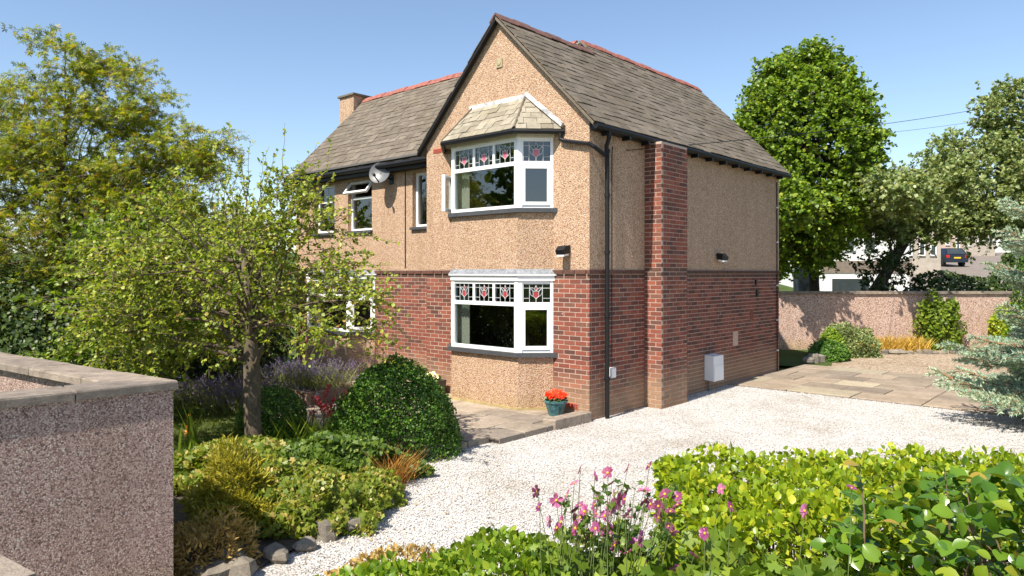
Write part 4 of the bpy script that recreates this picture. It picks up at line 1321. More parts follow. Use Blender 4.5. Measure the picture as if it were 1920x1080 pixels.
def tree(name, label, cat, base, trunk, clumps, rs, ntw, tl, nleaf, ls, tpl, leafm, barkm, limb=.05, lift=.15, droop=.15, outb=.6, upb=.25, width=1.0, flat=1.0, limbs_every=1, group=None, tw=.006, extra=None, limb_from=.35, trim=None):
    """trunk: list of (point, radius); clumps: array (n,4) of centre + radius"""
    r = thing(name, label, cat, base, group)
    m = MB()
    tp = [Vector(p) for p, _ in trunk]; tr = [q for _, q in trunk]
    m.tube(tp, tr, 10)
    cc = np.mean(clumps[:, :3], axis=0)
    mb = MB()
    for i, c in enumerate(clumps):
        if i % limbs_every: continue
        p = Vector(c[:3])
        # leave the trunk below the clump
        f = limb_from + (1 - limb_from) * rs.uniform(.0, 1.0)
        x = f * (len(tp) - 1); k = min(int(x), len(tp) - 2)
        a = tp[k].lerp(tp[k + 1], x - k)
        if a.z > p.z + .3: a = tp[max(0, k - 1)].lerp(tp[k], .5)
        rr = limb * rs.uniform(.6, 1.2)
        pts = bez(a, p, rs, lift)
        mb.tube(pts, [rr * (1 - .82 * j / (len(pts) - 1)) for j in range(len(pts))], 6, False)
    m.build('trunk', barkm, r, True)
    mb.build('branches', barkm, r, True)
    n = len(clumps)
    ci = np.repeat(np.arange(n), ntw)
    C = clumps[ci, :3]; Rr = clumps[ci, 3]
    off = rs.normal(size=(len(ci), 3)) * .38 * Rr[:, None] * np.array((1, 1, flat))
    S = C + off
    outw = nrm(C - cc)
    dirs = nrm(rs.normal(size=S.shape) * np.array((1, 1, flat * .8)) + outw * outb + UP * upb + nrm(off) * .4)
    L = tl * rs.uniform(.6, 1.3, len(ci))
    polys, P, D, N = twig_leaves(rs, S, dirs, L, nleaf, droop)
    if extra is not None:
        p2, P2, D2, N2 = extra
        V2, F2 = tubes_np(p2, np.full(len(p2), tw * 1.3), tw * .3)
        V, F = tubes_np(polys, np.full(len(polys), tw), tw * .35)
        F = np.concatenate([F, F2 + len(V)]); V = np.concatenate([V, V2])
        P = np.concatenate([P, P2]); D = np.concatenate([D, D2]); N = np.concatenate([N, N2])
    else:
        V, F = tubes_np(polys, np.full(len(polys), tw), tw * .35)
    if trim is not None:
        k_ = trim(P); P, D, N = P[k_], D[k_], N[k_]
    link('twigs', raw_mesh('twigs', V - np3(rootloc(r)), F, M['twig']), r)
    leaf_part('crown', P, D, N, ls * rs.uniform(.7, 1.25, len(P)), tpl, leafm, r, rs, width)
    return r

def lump(dirs, rs, freq=3.0, n=5):
    v = np.zeros(len(dirs))
    for _ in range(n):
        k = rs.normal(size=3) * freq
        v += np.sin(dirs @ k + rs.uniform(0, 6.28))
    return v / n
def shell(rs, c, rad, n, zmin=-.25, inner=.72, lumpy=.16, freq=3.0, power=1.0):
    d = rnd(rs, int(n * 2.2)); d = d[d[:, 2] > zmin][:n]
    k = 1 + lumpy * lump(d, rs, freq)
    q = np.sign(d) * np.abs(d) ** power
    rr = np.where(rs.random(len(d)) < .7, rs.uniform(.9, 1.03, len(d)), rs.uniform(inner, .92, len(d)))
    P = np.asarray(c) + q * np.asarray(rad) * (k * rr)[:, None]
    out = nrm(d / np.asarray(rad))
    return P, out
def axes(P):      # turn survey axes (right, ahead, up) into world directions
    return P[:, 0:1] * R3 + P[:, 1:2] * F3 + P[:, 2:3] * UP
def surf_leaves(rs, out, tilt=.55, stick=.35):
    N = nrm(out + S3 * .35 + rs.normal(size=out.shape) * tilt)
    D = nrm(np.cross(N, rs.normal(size=out.shape))) + out * stick + UP * .15
    return nrm(D), N
def shrub(name, label, cat, X, Y, rad, n, ls, tpl, mat, seed, z0=0.0, zmin=-.25, lumpy=.16, freq=3.0, tilt=.55, stick=.35, width=1.0, group=None, power=1.0, stems=14, inner=.6, part='foliage', cone=0.0):
    rs = np.random.default_rng(seed)
    base = cv(X, Y, z0)
    r = thing(name, label, cat, base, group)
    P, out = shell(rs, (0, 0, 0), rad, n, zmin, inner, lumpy, freq, power)
    if cone:
        f = 1 - cone * np.clip(P[:, 2] / rad[2], -1, 1)
        P[:, 0] *= f; P[:, 1] *= f
    hz = rad[2] * max(0.0, -zmin)
    P = axes(P) + np3(base) + UP * hz * .9; out = axes(out)
    D, N = surf_leaves(rs, out, tilt, stick)
    leaf_part(part, P, D, N, ls * rs.uniform(.65, 1.3, len(P)), tpl, mat, r, rs, width)
    if stems:
        ix = rs.integers(0, len(P), stems * 4)
        a = np3(base) + rs.normal(size=(len(ix), 3)) * np.array((rad[0] * .12, rad[0] * .12, 0)); a[:, 2] = z0
        polys = np.stack([a, a * .5 + P[ix] * .5 + UP * .04, P[ix]], 1)
        V, F = tubes_np(polys, np.full(len(ix), .008), .003)
        link('stems', raw_mesh('stems', V - np3(base), F, M['twig']), r)
    return r

G = leafmat
M['l_thorn'] = G('thorn_leaf', [(0, (.07, .12, .016)), (.45, (.15, .215, .03)), (.8, (.235, .295, .05)), (.97, (.30, .33, .08)), (1, (.26, .14, .05))], .4)
M['l_acer'] = G('acer_leaf', [(0, (.065, .10, .012)), (.4, (.125, .18, .018)), (.8, (.22, .265, .028)), (.93, (.30, .27, .04)), (1, (.17, .09, .03))], .42)
M['l_hazel'] = G('hazel_leaf', [(0, (.055, .105, .014)), (.6, (.11, .185, .024)), (1, (.19, .26, .04))], .38)
M['l_dark'] = G('dark_hedge_leaf', [(0, (.012, .028, .008)), (.6, (.028, .055, .014)), (1, (.055, .09, .02))], .2)
M['l_lime'] = G('lime_leaf', [(0, (.045, .095, .012)), (.5, (.095, .18, .02)), (.85, (.165, .255, .03)), (1, (.23, .29, .045))], .36)
M['l_oak'] = G('oak_leaf', [(0, (.07, .115, .05)), (.5, (.14, .20, .10)), (.85, (.215, .275, .165)), (1, (.31, .34, .24))], .35)
M['l_box'] = G('box_leaf', [(0, (.02, .06, .009)), (.6, (.042, .11, .016)), (1, (.11, .20, .035))], .22, .45, .3)
M['l_privet'] = G('privet_leaf', [(0, (.075, .14, .012)), (.5, (.165, .25, .018)), (.85, (.27, .34, .025)), (1, (.34, .35, .05))], .4, .35, .45)
M['l_low'] = G('low_hedge_leaf', [(0, (.07, .14, .016)), (.55, (.13, .22, .024)), (1, (.21, .28, .04))], .4, .4)
M['l_camellia'] = G('camellia_leaf', [(0, (.03, .08, .010)), (.45, (.055, .125, .014)), (.8, (.095, .175, .02)), (.96, (.15, .20, .026)), (1, (.22, .16, .04))], .25, .24, .5)
M['l_geran'] = G('geranium_leaf', [(0, (.03, .07, .016)), (.6, (.07, .13, .026)), (1, (.13, .19, .045))], .3)
M['l_alch'] = G('alchemilla_leaf', [(0, (.08, .13, .025)), (.5, (.14, .20, .035)), (.8, (.22, .25, .07)), (1, (.33, .27, .13))], .36)
M['l_gold'] = G('golden_conifer_leaf', [(0, (.13, .14, .025)), (.6, (.24, .245, .04)), (1, (.38, .36, .08))], .4)
M['l_tan'] = G('dry_tan_leaf', [(0, (.16, .115, .055)), (.6, (.27, .205, .105)), (1, (.40, .32, .18))], .3, .7, .2)
M['l_dead'] = G('dead_brown_leaf', [(0, (.12, .06, .02)), (.6, (.26, .14, .05)), (1, (.42, .25, .10))], .25, .7, .2)
M['l_straw'] = G('straw_grass', [(0, (.26, .18, .05)), (1, (.48, .38, .14))], .3, .7, .2)
M['l_grass'] = G('lawn_grass', [(0, (.04, .075, .01)), (.7, (.085, .13, .018)), (1, (.16, .18, .03))], .3)
M['l_blue'] = G('spruce_needle', [(0, (.10, .175, .19)), (.5, (.20, .315, .335)), (1, (.32, .45, .47))], .1, .6, .3)
M['l_lav'] = G('lavender_flower', [(0, (.06, .055, .19)), (.5, (.12, .105, .33)), (1, (.22, .19, .43))], .2, .8, .1)
M['l_sage'] = G('grey_green_leaf', [(0, (.08, .105, .05)), (1, (.19, .22, .12))], .25, .7, .2)
M['l_red'] = G('red_petal', [(0, (.24, .02, .05)), (1, (.40, .05, .10))], .25)
M['l_scarlet'] = G('scarlet_petal', [(0, (.62, .035, .02)), (1, (.85, .09, .04))], .25)
M['l_orange'] = G('peach_petal', [(0, (.70, .30, .10)), (1, (.85, .48, .16))], .3)
M['l_bluef'] = G('blue_petal', [(0, (.22, .24, .55)), (1, (.42, .44, .78))], .3)
M['l_white'] = G('white_petal', [(0, (.70, .68, .66)), (1, (.82, .80, .78))], .2)
M['l_pink'] = G('pink_petal', [(0, (.17, .04, .20)), (.35, (.26, .07, .30)), (.7, (.34, .12, .40)), (1, (.40, .20, .48))], .35)
M['l_plum'] = G('plum_petal', [(0, (.11, .03, .10)), (1, (.22, .06, .20))], .3)
M['yolk'] = plain('yellow_flower_centre', (.75, .38, .02), .7, .2, 40)
M['pot'] = plain('teal_glazed_pot', (0.05, 0.14, 0.15), .25, .45, 18)
M['planter'] = plain('dark_slate_planter', (0.075, 0.072, 0.066), .6, .2, 9)
M['planter_brick'] = stone_mat('planter_timber', (0.14, 0.09, 0.07), (0.26, 0.18, 0.14), 4)

def ell_clumps(rs, c, rad, n, r, shellf=.55, flat=1.0, zcut=-1.0):
    d = rnd(rs, n * 3); d = d[d[:, 2] > zcut][:n]
    k = rs.uniform(shellf, 1.0, len(d)) ** .7
    P = axes(d * np.asarray(rad) * k[:, None]) + np3(c)
    return np.concatenate([P, (r * rs.uniform(.7, 1.3, len(d)))[:, None]], 1)

# ---- small thorn tree on the left of the drive
rs = np.random.default_rng(21)
b = cv(-3.08, 8.58, 0.0)
tk = [(b, .15), (cv(-3.09, 8.58, .12), .115), (cv(-3.13, 8.58, .55), .10), (cv(-3.14, 8.6, 1.0), .105), (cv(-3.16, 8.62, 1.35), .09), (cv(-3.22, 8.7, 1.9), .06), (cv(-3.3, 8.75, 2.6), .035)]
cl = np.concatenate([
    ell_clumps(rs, cv(-3.75, 8.9, 2.35), (1.3, 1.3, 1.0), 66, .30, .45),
    ell_clumps(rs, cv(-2.65, 8.6, 2.35), (.85, .9, .80), 15, .24, .4),
    ell_clumps(rs, cv(-4.5, 9.0, 1.9), (.85, .9, .75), 36, .28, .45),
    ell_clumps(rs, cv(-2.95, 8.9, 3.05), (.60, .6, .45), 14, .22, .4),
    ell_clumps(rs, cv(-1.95, 8.1, 1.9), (.5, .6, .6), 5, .15, .5)])
# long upright water shoots and arching side shoots
ns = 30
st = np.array([np3(cv(rs.uniform(-3.7, -2.45), rs.uniform(8.5, 9.1), rs.uniform(2.7, 3.2))) for _ in range(ns)])
dr = nrm(np.array([R3 * rs.uniform(-.28, .35) + UP + F3 * rs.uniform(-.2, .2) for _ in range(ns)]))
ex1 = twig_leaves(rs, st, dr, rs.uniform(.5, 1.05, ns), 22, -.02, 5, .3)
ns2 = 32
st2 = np.array([np3(cv(rs.uniform(-2.7, -2.1), rs.uniform(7.5, 8.8), rs.uniform(1.4, 2.8))) for _ in range(ns2)])
dr2 = nrm(np.array([R3 * rs.uniform(.6, 1.1) + UP * rs.uniform(-.4, .45) + F3 * rs.uniform(-.4, .3) for _ in range(ns2)]))
ex2 = twig_leaves(rs, st2, dr2, rs.uniform(.55, 1.15, ns2), 26, .22, 5, .6)
ns3 = 26
st3 = np.array([np3(cv(rs.uniform(-4.9, -4.2), rs.uniform(8.3, 9.0), rs.uniform(1.5, 2.8))) for _ in range(ns3)])
dr3 = nrm(np.array([-R3 * rs.uniform(.6, 1.1) + UP * rs.uniform(-.3, .4) + F3 * rs.uniform(-.4, .3) for _ in range(ns3)]))
ex3 = twig_leaves(rs, st3, dr3, rs.uniform(.5, .95, ns3), 24, .22, 5, .6)
ex = tuple(np.concatenate([a_, b_, c_]) for a_, b_, c_ in zip(ex1, ex2, ex3))
tree('thorn_tree', 'small spreading thorn tree with upright shoots beside the gravel drive', 'tree', b, tk, cl, rs, 13, .34, 13, .046, T_OVA, M['l_thorn'], M['bark'], .026, .12, .2, .5, .2, extra=ex, tw=.005, limb_from=.5, limbs_every=3)

# ---- large Japanese maple on the left
rs = np.random.default_rng(31)
b = cv(-8.4, 13.2, 0)
tk = [(b, .22), (cv(-8.4, 13.2, .8), .17), (cv(-8.5, 13.2, 1.8), .14), (cv(-8.55, 13.3, 3.2), .10), (cv(-8.4, 13.3, 4.6), .06), (cv(-8.2, 13.2, 5.6), .03)]
cl = np.concatenate([
    ell_clumps(rs, cv(-8.5, 13.2, 3.2), (2.4, 1.9, 1.9), 130, .55, .4),
    ell_clumps(rs, cv(-9.0, 13.2, 4.9), (1.5, 1.3, 1.0), 34, .42, .3),
    ell_clumps(rs, cv(-8.0, 13.0, 6.05), (1.0, .8, .45), 9, .32, .5),
    ell_clumps(rs, cv(-7.1, 13.0, 5.35), (1.0, .9, .6), 18, .34, .4),
    ell_clumps(rs, cv(-5.75, 12.8, 4.5), (.75, .6, .35), 11, .30, .4),
    ell_clumps(rs, cv(-6.6, 13.0, 3.5), (1.2, 1.0, 1.1), 38, .42, .4)])
tree('maple_tree', 'tall airy yellow green maple at the left edge against the sky', 'tree', b, tk, cl, rs, 15, .52, 14, .105, T_PALM, M['l_acer'], M['bark'], .028, .10, .35, .5, .1, flat=.55, tw=.005, limb_from=.3, limbs_every=3)

# ---- shrubs and hedge behind the thorn tree
def bush_tree(name, label, X, Y, z, rad, ncl, cr, seed, ntw, tl, nl, ls, tpl, mat, th=.08, group=None, shellf=.55, cat='shrub'):
    rs = np.random.default_rng(seed); b = cv(X, Y, 0)
    tk = [(b, th), (cv(X, Y, z * .5), th * .8), (cv(X + .05, Y, z), th * .5)]
    cl = ell_clumps(rs, cv(X, Y, z), rad, ncl, cr, shellf)
    cl[:, 2] = np.maximum(cl[:, 2], .25)
    return tree(name, label, cat, b, tk, cl, rs, ntw, tl, nl, ls, tpl, mat, M['bark'], th * .4, .1, .15, .6, .25, limbs_every=3, group=group)
bush_tree('hazel_shrub', 'bright green leafy shrub in the shade behind the thorn tree', -5.45, 10.9, 2.1, (1.35, .9, 1.15), 80, .36, 41, 10, .36, 10, .075, T_OVA, M['l_hazel'])
bush_tree('garden_shrub', 'big green shrub filling the gap between maple and house', -7.6, 17.2, 2.1, (1.8, 1.2, 2.0), 90, .5, 42, 10, .5, 10, .11, T_OVA, M['l_hazel'])
bush_tree('garden_shrub', 'low bright leafy shrub right behind the street wall coping', -6.1, 10.2, .72, (1.0, .6, .55), 40, .28, 43, 10, .3, 10, .06, T_OVA, M['l_hazel'])
shrub('dark_hedge', 'dense dark evergreen hedge below the maple at the far left', 'hedge', -8.9, 11.6, (2.6, .9, 1.55), 16000, .07, T_OVA, M['l_dark'], 44, zmin=-.6, lumpy=.14, inner=.5)
shrub('dark_hedge', 'dark evergreen shrub between the maple and the lavender', 'hedge', -6.3, 14.8, (1.6, .9, 1.5), 11000, .08, T_OVA, M['l_dark'], 45, zmin=-.6, lumpy=.2, inner=.5)
# trees across the street that the panes mirror
bush_tree('street_tree', 'green tree across the garden mirrored in the upper bay window', -15.5, 8.0, 4.6, (2.6, 2.6, 3.4), 70, .9, 46, 9, .8, 9, .24, T_OVA, M['l_hazel'], .2, cat='tree')

# ---- lime tree behind the boundary wall
rs = np.random.default_rng(51)
cX, cY = 9.55, 23.4
b = cv(10.35, 24.3, hill(24.3))
tk = [(b, .22), (cv(10.33, 24.3, 1.5), .17), (cv(10.25, 24.3, 3.2), .15), (cv(10.1, 24.2, 5.5), .10), (cv(10.0, 24.2, 8.5), .03)]
d = rnd(rs, 640); 
cz = 5.7 + d[:, 2] * 3.75
rx = np.where(d[:, 2] > 0, 2.12 - .25 * d[:, 2], 2.12 + .2 * d[:, 2])
k = rs.uniform(.7, 1.0, len(d)) ** .5 * (1 + .04 * lump(d, rs, 4))
hx = nrm(np.stack([d[:, 0], d[:, 1], np.zeros(len(d))], 1)) * np.sqrt(np.maximum(0, 1 - d[:, 2] ** 2))[:, None]
Pc = axes(np.stack([hx[:, 0] * rx * k, hx[:, 1] * rx * k * 1.1, np.zeros(len(d))], 1)) + np3(cv(cX, cY, 0)) + UP * (6.15 + d[:, 2] * 3.45 * k)[:, None]
cl = np.concatenate([np.concatenate([Pc, np.full((len(d), 1), .42)], 1), ell_clumps(rs, cv(7.9, 20.3, 4.3), (.9, .8, .55), 34, .36, .3), ell_clumps(rs, cv(7.9, 22.6, 3.0), (.9, .8, .9), 30, .4, .3)])
tree('lime_tree', 'tall dense rounded lime tree behind the boundary wall', 'tree', b, tk, cl, rs, 16, .38, 10, .098, T_OVA, M['l_lime'], M['bark_dark'], .06, .1, .25, .7, .25, width=1.25, limbs_every=8)

# ---- oak
rs = np.random.default_rng(61)
b = cv(12.75, 25.6, hill(25.6))
tk = [(b, .26), (cv(12.9, 25.6, 1.4), .22), (cv(13.5, 25.7, 2.3), .20), (cv(14.2, 25.8, 3.4), .17), (cv(15.3, 26, 5.2), .11), (cv(16.5, 26, 7.0), .05)]
cl = np.concatenate([
    ell_clumps(rs, cv(17.3, 26.2, 5.5), (2.5, 2.2, 2.0), 160, .52, .45),
    ell_clumps(rs, cv(12.0, 22.0, 4.7), (.8, 1.3, .35), 22, .40, .2),
    ell_clumps(rs, cv(14.0, 25.8, 4.7), (1.7, 1.6, 1.35), 80, .48, .4),
    ell_clumps(rs, cv(13.2, 25.3, 4.0), (.9, .9, .6), 24, .40, .4),
    ell_clumps(rs, cv(11.0, 20.3, 4.6), (.9, .7, .4), 14, .34, .3), ell_clumps(rs, cv(12.6, 20.6, 4.9), (.8, .7, .4), 10, .34, .3), ell_clumps(rs, cv(12.0, 23, 4.8), (1.0, 1.6, .5), 34, .42, .3),
    ell_clumps(rs, cv(16.6, 25.6, 4.15), (2.6, 1.4, .6), 46, .42, .3),
    ell_clumps(rs, cv(19.3, 26.2, 5.6), (1.5, 1.5, 2.3), 70, .5, .4),
    ell_clumps(rs, cv(18.0, 26.0, 8.2), (1.3, 1.0, 1.1), 34, .42, .4)])
tree('oak_tree', 'spreading grey green oak with a leaning trunk right of the lime tree', 'tree', b, tk, cl, rs, 13, .44, 12, .115, T_OVA, M['l_oak'], M['bark_dark'], .032, .10, .2, .5, .25, limbs_every=9, limb_from=.62)
shrub('far_shrub', 'dark bush leaning over the boundary wall under the oak', 'shrub', 14.4, 23.3, (1.5, .9, 1.2), 5000, .11, T_OVA, M['l_dark'], 62, z0=.6, zmin=-.5, lumpy=.3, inner=.4)
shrub('far_shrub', 'dark bush behind the boundary wall to the right of the oak trunk', 'shrub', 17.6, 23.6, (1.9, .9, 1.6), 7000, .11, T_OVA, M['l_dark'], 63, z0=.7, zmin=-.5, lumpy=.3, inner=.4)
bush_tree('purple_shrub', 'small dark leaved shrub in front of the white building', 12.2, 23.4, 2.3, (.75, .6, .7), 24, .3, 64, 9, .32, 9, .09, T_OVA, M['l_dark'], .05)
shrub('yew_tree', 'dark green conifer behind the blue spruce at the right edge', 'tree', 12.0, 15.8, (.75, .75, 2.3), 12000, .09, T_DIA, M['l_box'], 65, zmin=-.7, lumpy=.2, width=.4, inner=.5, cone=.35)

# ---- blue spruce reaching in from the right
def bough_mesh(seed):
    rs = np.random.default_rng(seed)
    tw = []   # twig segments (start, dir, length)
    def axis(t): return np.array((t, 0, -.10 * math.sin(t * 2.4) + .10 * t * t))
    ts = np.linspace(0, 1, 9)
    main = np.array([axis(t) for t in ts])
    segs = [(main[i], main[i + 1]) for i in range(8)]
    for t in np.linspace(.16, .96, 11):
        for s in (-1, 1):
            L = (.46 * (1.06 - t) + .07) * rs.uniform(.8, 1.2)
            d = nrm(np.array((.72, s * .72, rs.uniform(-.12, .16))))
            a = axis(t); b_ = a + d * L
            segs.append((a, b_))
            if L > .2:
                for q in (.35, .62):
                    for s2 in (-1, 1):
                        dd = nrm(d + np.cross(d, UP) * s2 * .8 + UP * rs.uniform(-.1, .1)); a2 = a + d * L * q
                        segs.append((a2, a2 + dd * L * .42))
    P = []; D = []
    for a, b_ in segs:
        L = np.linalg.norm(b_ - a); n = int(L * 420) + 4
        t = rs.random(n)[:, None]; ax = nrm((b_ - a)[None])[0]
        sd = nrm(np.cross(ax, rs.normal(size=(n, 3))))
        P.append(a + (b_ - a) * t); D.append(nrm(sd + ax * .75 + UP * .15))
    P = np.concatenate(P); D = np.concatenate(D); n = len(P)
    N = rs.normal(size=(n, 3)); X = nrm(np.cross(D, N)) * .0042; L = rs.uniform(.024, .036, n)[:, None]
    V = np.stack([P - X, P + X, P + D * L], 1).reshape(-1, 3); F = np.arange(n * 3).reshape(-1, 3)
    me = raw_mesh('bough_needles', V, F, M['l_blue'], tint=np.repeat(np.clip(.5 + .5 * P[:, 0] + rs.normal(size=n) * .3, 0, .999), 3))
    V2, F2 = tubes_np(np.array([[a, (a + b_) / 2, b_] for a, b_ in segs]), np.array([.014] * 8 + [.006] * (len(segs) - 8)), .003, 4)
    return me, raw_mesh('bough_wood', V2, F2, M['spr_twig'])
M['spr_twig'] = plain('orange_brown_spruce_twig', (.26, .13, .06), .8, .25, 20)
sb = cv(8.4, 10.0, 0)
r = thing('blue_spruce', 'blue spruce with silvery boughs reaching in at the right edge', 'tree', sb)
m = MB(); m.tube([sb, sb + Vector((0, 0, 1.6)), sb + Vector((0, 0, 3.4))], [.12, .08, .015], 10); m.build('trunk', M['bark'], r)
bm_ = [bough_mesh(s) for s in (1, 2, 3)]
rs = np.random.default_rng(71)
nb = 42
for i in range(nb):
    h = .15 + 2.95 * (i / nb)
    a = i * 2.399963 + rs.uniform(-.25, .25)
    L = max(.35, (2.05 - .22 * h) * rs.uniform(.85, 1.12))
    nm, wm = bm_[i % 3]
    Mx = Matrix.Translation(Vector((0, 0, h))) @ Matrix.Rotation(a, 4, 'Z') @ Matrix.Rotation(math.radians(rs.uniform(-12, 10) - h * 5), 4, 'Y') @ Matrix.Rotation(rs.uniform(-.3, .3), 4, 'X') @ Matrix.Diagonal((L, L, L, 1))
    o = link('bough', wm, r); o.matrix_local = Mx
    q = link('needles', nm, o)

# ---- clipped box and border plants
TOP = shrub('box_topiary', 'large clipped box dome tapering to a soft point beside the patio', 'topiary', -1.52, 9.2, (.80, .72, .80), 26000, .031, T_OVA, M['l_box'], 81, zmin=-.5, lumpy=.12, freq=7, inner=.75, cone=.26, stems=6, tilt=.8, stick=.6)
shrub('box_topiary', 'small clipped box ball behind the thorn tree trunk', 'topiary', -3.35, 10.0, (.45, .45, .46), 9000, .028, T_OVA, M['l_box'], 82, zmin=-.6, lumpy=.06, inner=.75, stems=6)
shrub('geranium_mound', 'dark green cranesbill mound spreading in front of the box dome', 'plant', -1.95, 8.05, (.78, .52, .40), 7500, .058, T_LOB, M['l_geran'], 83, zmin=-.1, lumpy=.42, freq=4.5, tilt=.7, stick=.6)
shrub('geranium_mound', 'green cranesbill carpet around the foot of the thorn tree', 'plant', -3.1, 7.95, (1.0, .7, .34), 7500, .052, T_LOB, M['l_alch'], 84, zmin=-.1, lumpy=.45, freq=5, tilt=.7, stick=.6)
shrub('ladys_mantle', 'pale green plant in faded flower at the front of the bed', 'plant', -1.80, 6.55, (.56, .48, .38), 6500, .042, T_LOB, M['l_alch'], 85, zmin=-.1, lumpy=.45, freq=5, tilt=.8, stick=.7)
shrub('ladys_mantle', 'pale green plant with tan seed heads beside the golden conifer', 'plant', -2.25, 6.75, (.66, .62, .44), 6800, .045, T_LOB, M['l_alch'], 86, zmin=-.1, lumpy=.45, freq=5, tilt=.8, stick=.7)
shrub('ladys_mantle', 'yellowing low plant next to the edging rocks', 'plant', -1.42, 7.15, (.34, .32, .28), 3000, .035, T_LOB, M['l_alch'], 87, zmin=-.1, lumpy=.4, freq=5, tilt=.8, stick=.7)
shrub('golden_conifer', 'golden feathery conifer at the corner of the street wall', 'shrub', -2.42, 6.45, (.44, .42, .58), 9500, .065, T_DIA, M['l_gold'], 88, zmin=-.1, lumpy=.6, freq=4, width=.22, tilt=.9, stick=1.0)
shrub('withered_shrub', 'withered brown plant below the golden conifer', 'shrub', -2.38, 5.5, (.34, .30, .32), 3200, .06, T_DIA, M['l_tan'], 89, zmin=-.1, lumpy=.6, freq=4, width=.25, tilt=.9, stick=1.0)

def blades(name, label, cat, X, Y, n, h, spread, lean, mat, seed, w_=.008, z0=0.0, group=None, seg=4, heads=None):
    """tuft of narrow leaves; heads=(material, length, count, size, top share) adds flower spikes"""
    rs = np.random.default_rng(seed); b = np3(cv(X, Y, z0))
    r = thing(name, label, cat, cv(X, Y, z0), group)
    st = b + axes(rs.normal(size=(n, 3)) * np.array((spread[0], spread[1], 0)))
    d = nrm(UP + axes(rs.normal(size=(n, 3)) * lean * np.array((1, 1, 0))))
    L = h * rs.uniform(.6, 1.1, n); ts = np.linspace(0, 1, seg + 1)
    out = nrm(d * np.array((1, 1, 0)) + 1e-6)
    polys = st[:, None] + d[:, None] * (L[:, None, None] * ts[None, :, None]) + (out * lean)[:, None] * (L[:, None, None] * (ts ** 2)[None, :, None]) * .6
    side = nrm(np.cross(d, rs.normal(size=(n, 3))))
    wd = (np.array([.7, 1, .9, .6, .05])[:seg + 1] * w_)[None, :, None]
    V = np.stack([polys - side[:, None] * wd, polys + side[:, None] * wd], 2).reshape(-1, 3)
    idx = np.arange(n * (seg + 1) * 2).reshape(n, seg + 1, 2)
    F = np.stack([idx[:, :-1, 0], idx[:, :-1, 1], idx[:, 1:, 1], idx[:, 1:, 0]], -1).reshape(-1, 4)
    link('blades', raw_mesh('blades', V - b, F, mat, False, np.repeat(rs.random(n), (seg + 1) * 2)), r)
    if heads:
        hm, hl, cnt, hs, share = heads
        k = max(1, int(n * share)); ti = rs.permutation(n)[:k]
        tip = polys[ti, -1]; dirn = nrm(polys[ti, -1] - polys[ti, -2])
        P = (tip[:, None] - dirn[:, None] * (rs.random((k, cnt, 1)) * hl) + rs.normal(size=(k, cnt, 3)) * hl * .07).reshape(-1, 3)
        D = nrm(rs.normal(size=P.shape) + UP * .4); N = rnd(rs, len(P))
        leaf_part('flower_heads', P, D, N, hs * rs.uniform(.7, 1.3, len(P)), T_OVA, hm, r, rs)
    return r
LV = (M['l_lav'], .10, 16, .014, .75)
blades('lavender', 'lavender bush in flower in the raised planter by the wing', 'plant', -3.75, 12.9, 900, .52, (.42, .3), .42, M['l_sage'], 91, .005, .2, None, 4, LV)
blades('lavender', 'shaded purple lavender row beyond the lawn', 'plant', -5.1, 12.4, 900, .5, (.6, .3), .42, M['l_sage'], 92, .005, .0, None, 4, LV)
blades('lavender', 'dark lavender clump at the lawn edge behind the box ball', 'plant', -4.35, 11.9, 600, .45, (.35, .3), .42, M['l_sage'], 93, .005, .0, None, 4, LV)
blades('penstemon', 'red flowered penstemon between the box dome and the lavender planter', 'plant', -2.45, 10.1, 60, .62, (.28, .2), .28, M['stem_green'], 94, .006, .05, None, 4, (M['l_red'], .20, 34, .032, .4))
blades('agapanthus', 'pale blue agapanthus by the patio slabs', 'plant', -3.0, 10.1, 26, .52, (.18, .12), .25, M['l_geran'], 95, .008, .05, None, 4, (M['l_bluef'], .06, 40, .032, .25))
blades('gladiolus', 'peach gladiolus standing on the lawn edge beside the street wall', 'plant', -4.05, 8.95, 12, .62, (.07, .07), .14, M['l_hazel'], 96, .016, .0, None, 4, (M['l_orange'], .22, 22, .05, .1))
blades('iris_clump', 'sword leaved clump right of the thorn tree trunk', 'plant', -2.62, 9.0, 60, .55, (.22, .15), .3, M['l_hazel'], 97, .012)
blades('feathery_plant', 'light green feathery plant left of the box dome', 'plant', -2.2, 9.2, 420, .5, (.2, .15), .35, M['l_low'], 98, .005)
blades('dry_grass_tuft', 'dry brown grass tuft at the tip of the bed', 'plant', -1.32, 7.75, 260, .42, (.09, .08), .5, M['l_dead'], 99, .004)
blades('straw_grass', 'straw yellow grass clump under the boundary wall nearer the green shrub', 'plant', 10.9, 20.9, 420, .50, (.26, .12), .35, M['l_straw'], 100, .010)
blades('straw_grass', 'straw yellow grass clump under the boundary wall nearer the climber', 'plant', 11.75, 20.9, 420, .50, (.24, .12), .35, M['l_straw'], 101, .010)
# lawn grass
rs = np.random.default_rng(102); n = 26000
Pn = np.stack([rs.uniform(-8, -3.0, n), rs.uniform(8.4, 13.4, n)], 1)
keep = (Pn[:, 1] < 8.9 + (-3.3 - Pn[:, 0]) * 2.6 + .6) & (Pn[:, 1] > 8.9 - (Pn[:, 0] + 3.5) * -.35 - .4)
Pn = Pn[keep]; n = len(Pn)
P = axes(np.concatenate([Pn, np.zeros((n, 1))], 1)) + np3(EYE) * np.array((1, 1, 0)) + UP * .045
D = nrm(UP + rs.normal(size=(n, 3)) * .35); N = rnd(rs, n)
V, F, k = leaf_geo(P, D, N, rs.uniform(.03, .06, n), T_DIA, .16)
tag(link('lawn_grass', raw_mesh('lawn_grass', V, F, M['l_grass'], tint=np.repeat(rs.random(n), k))), 'short green lawn grass beside the bed', 'grass', kind='stuff')

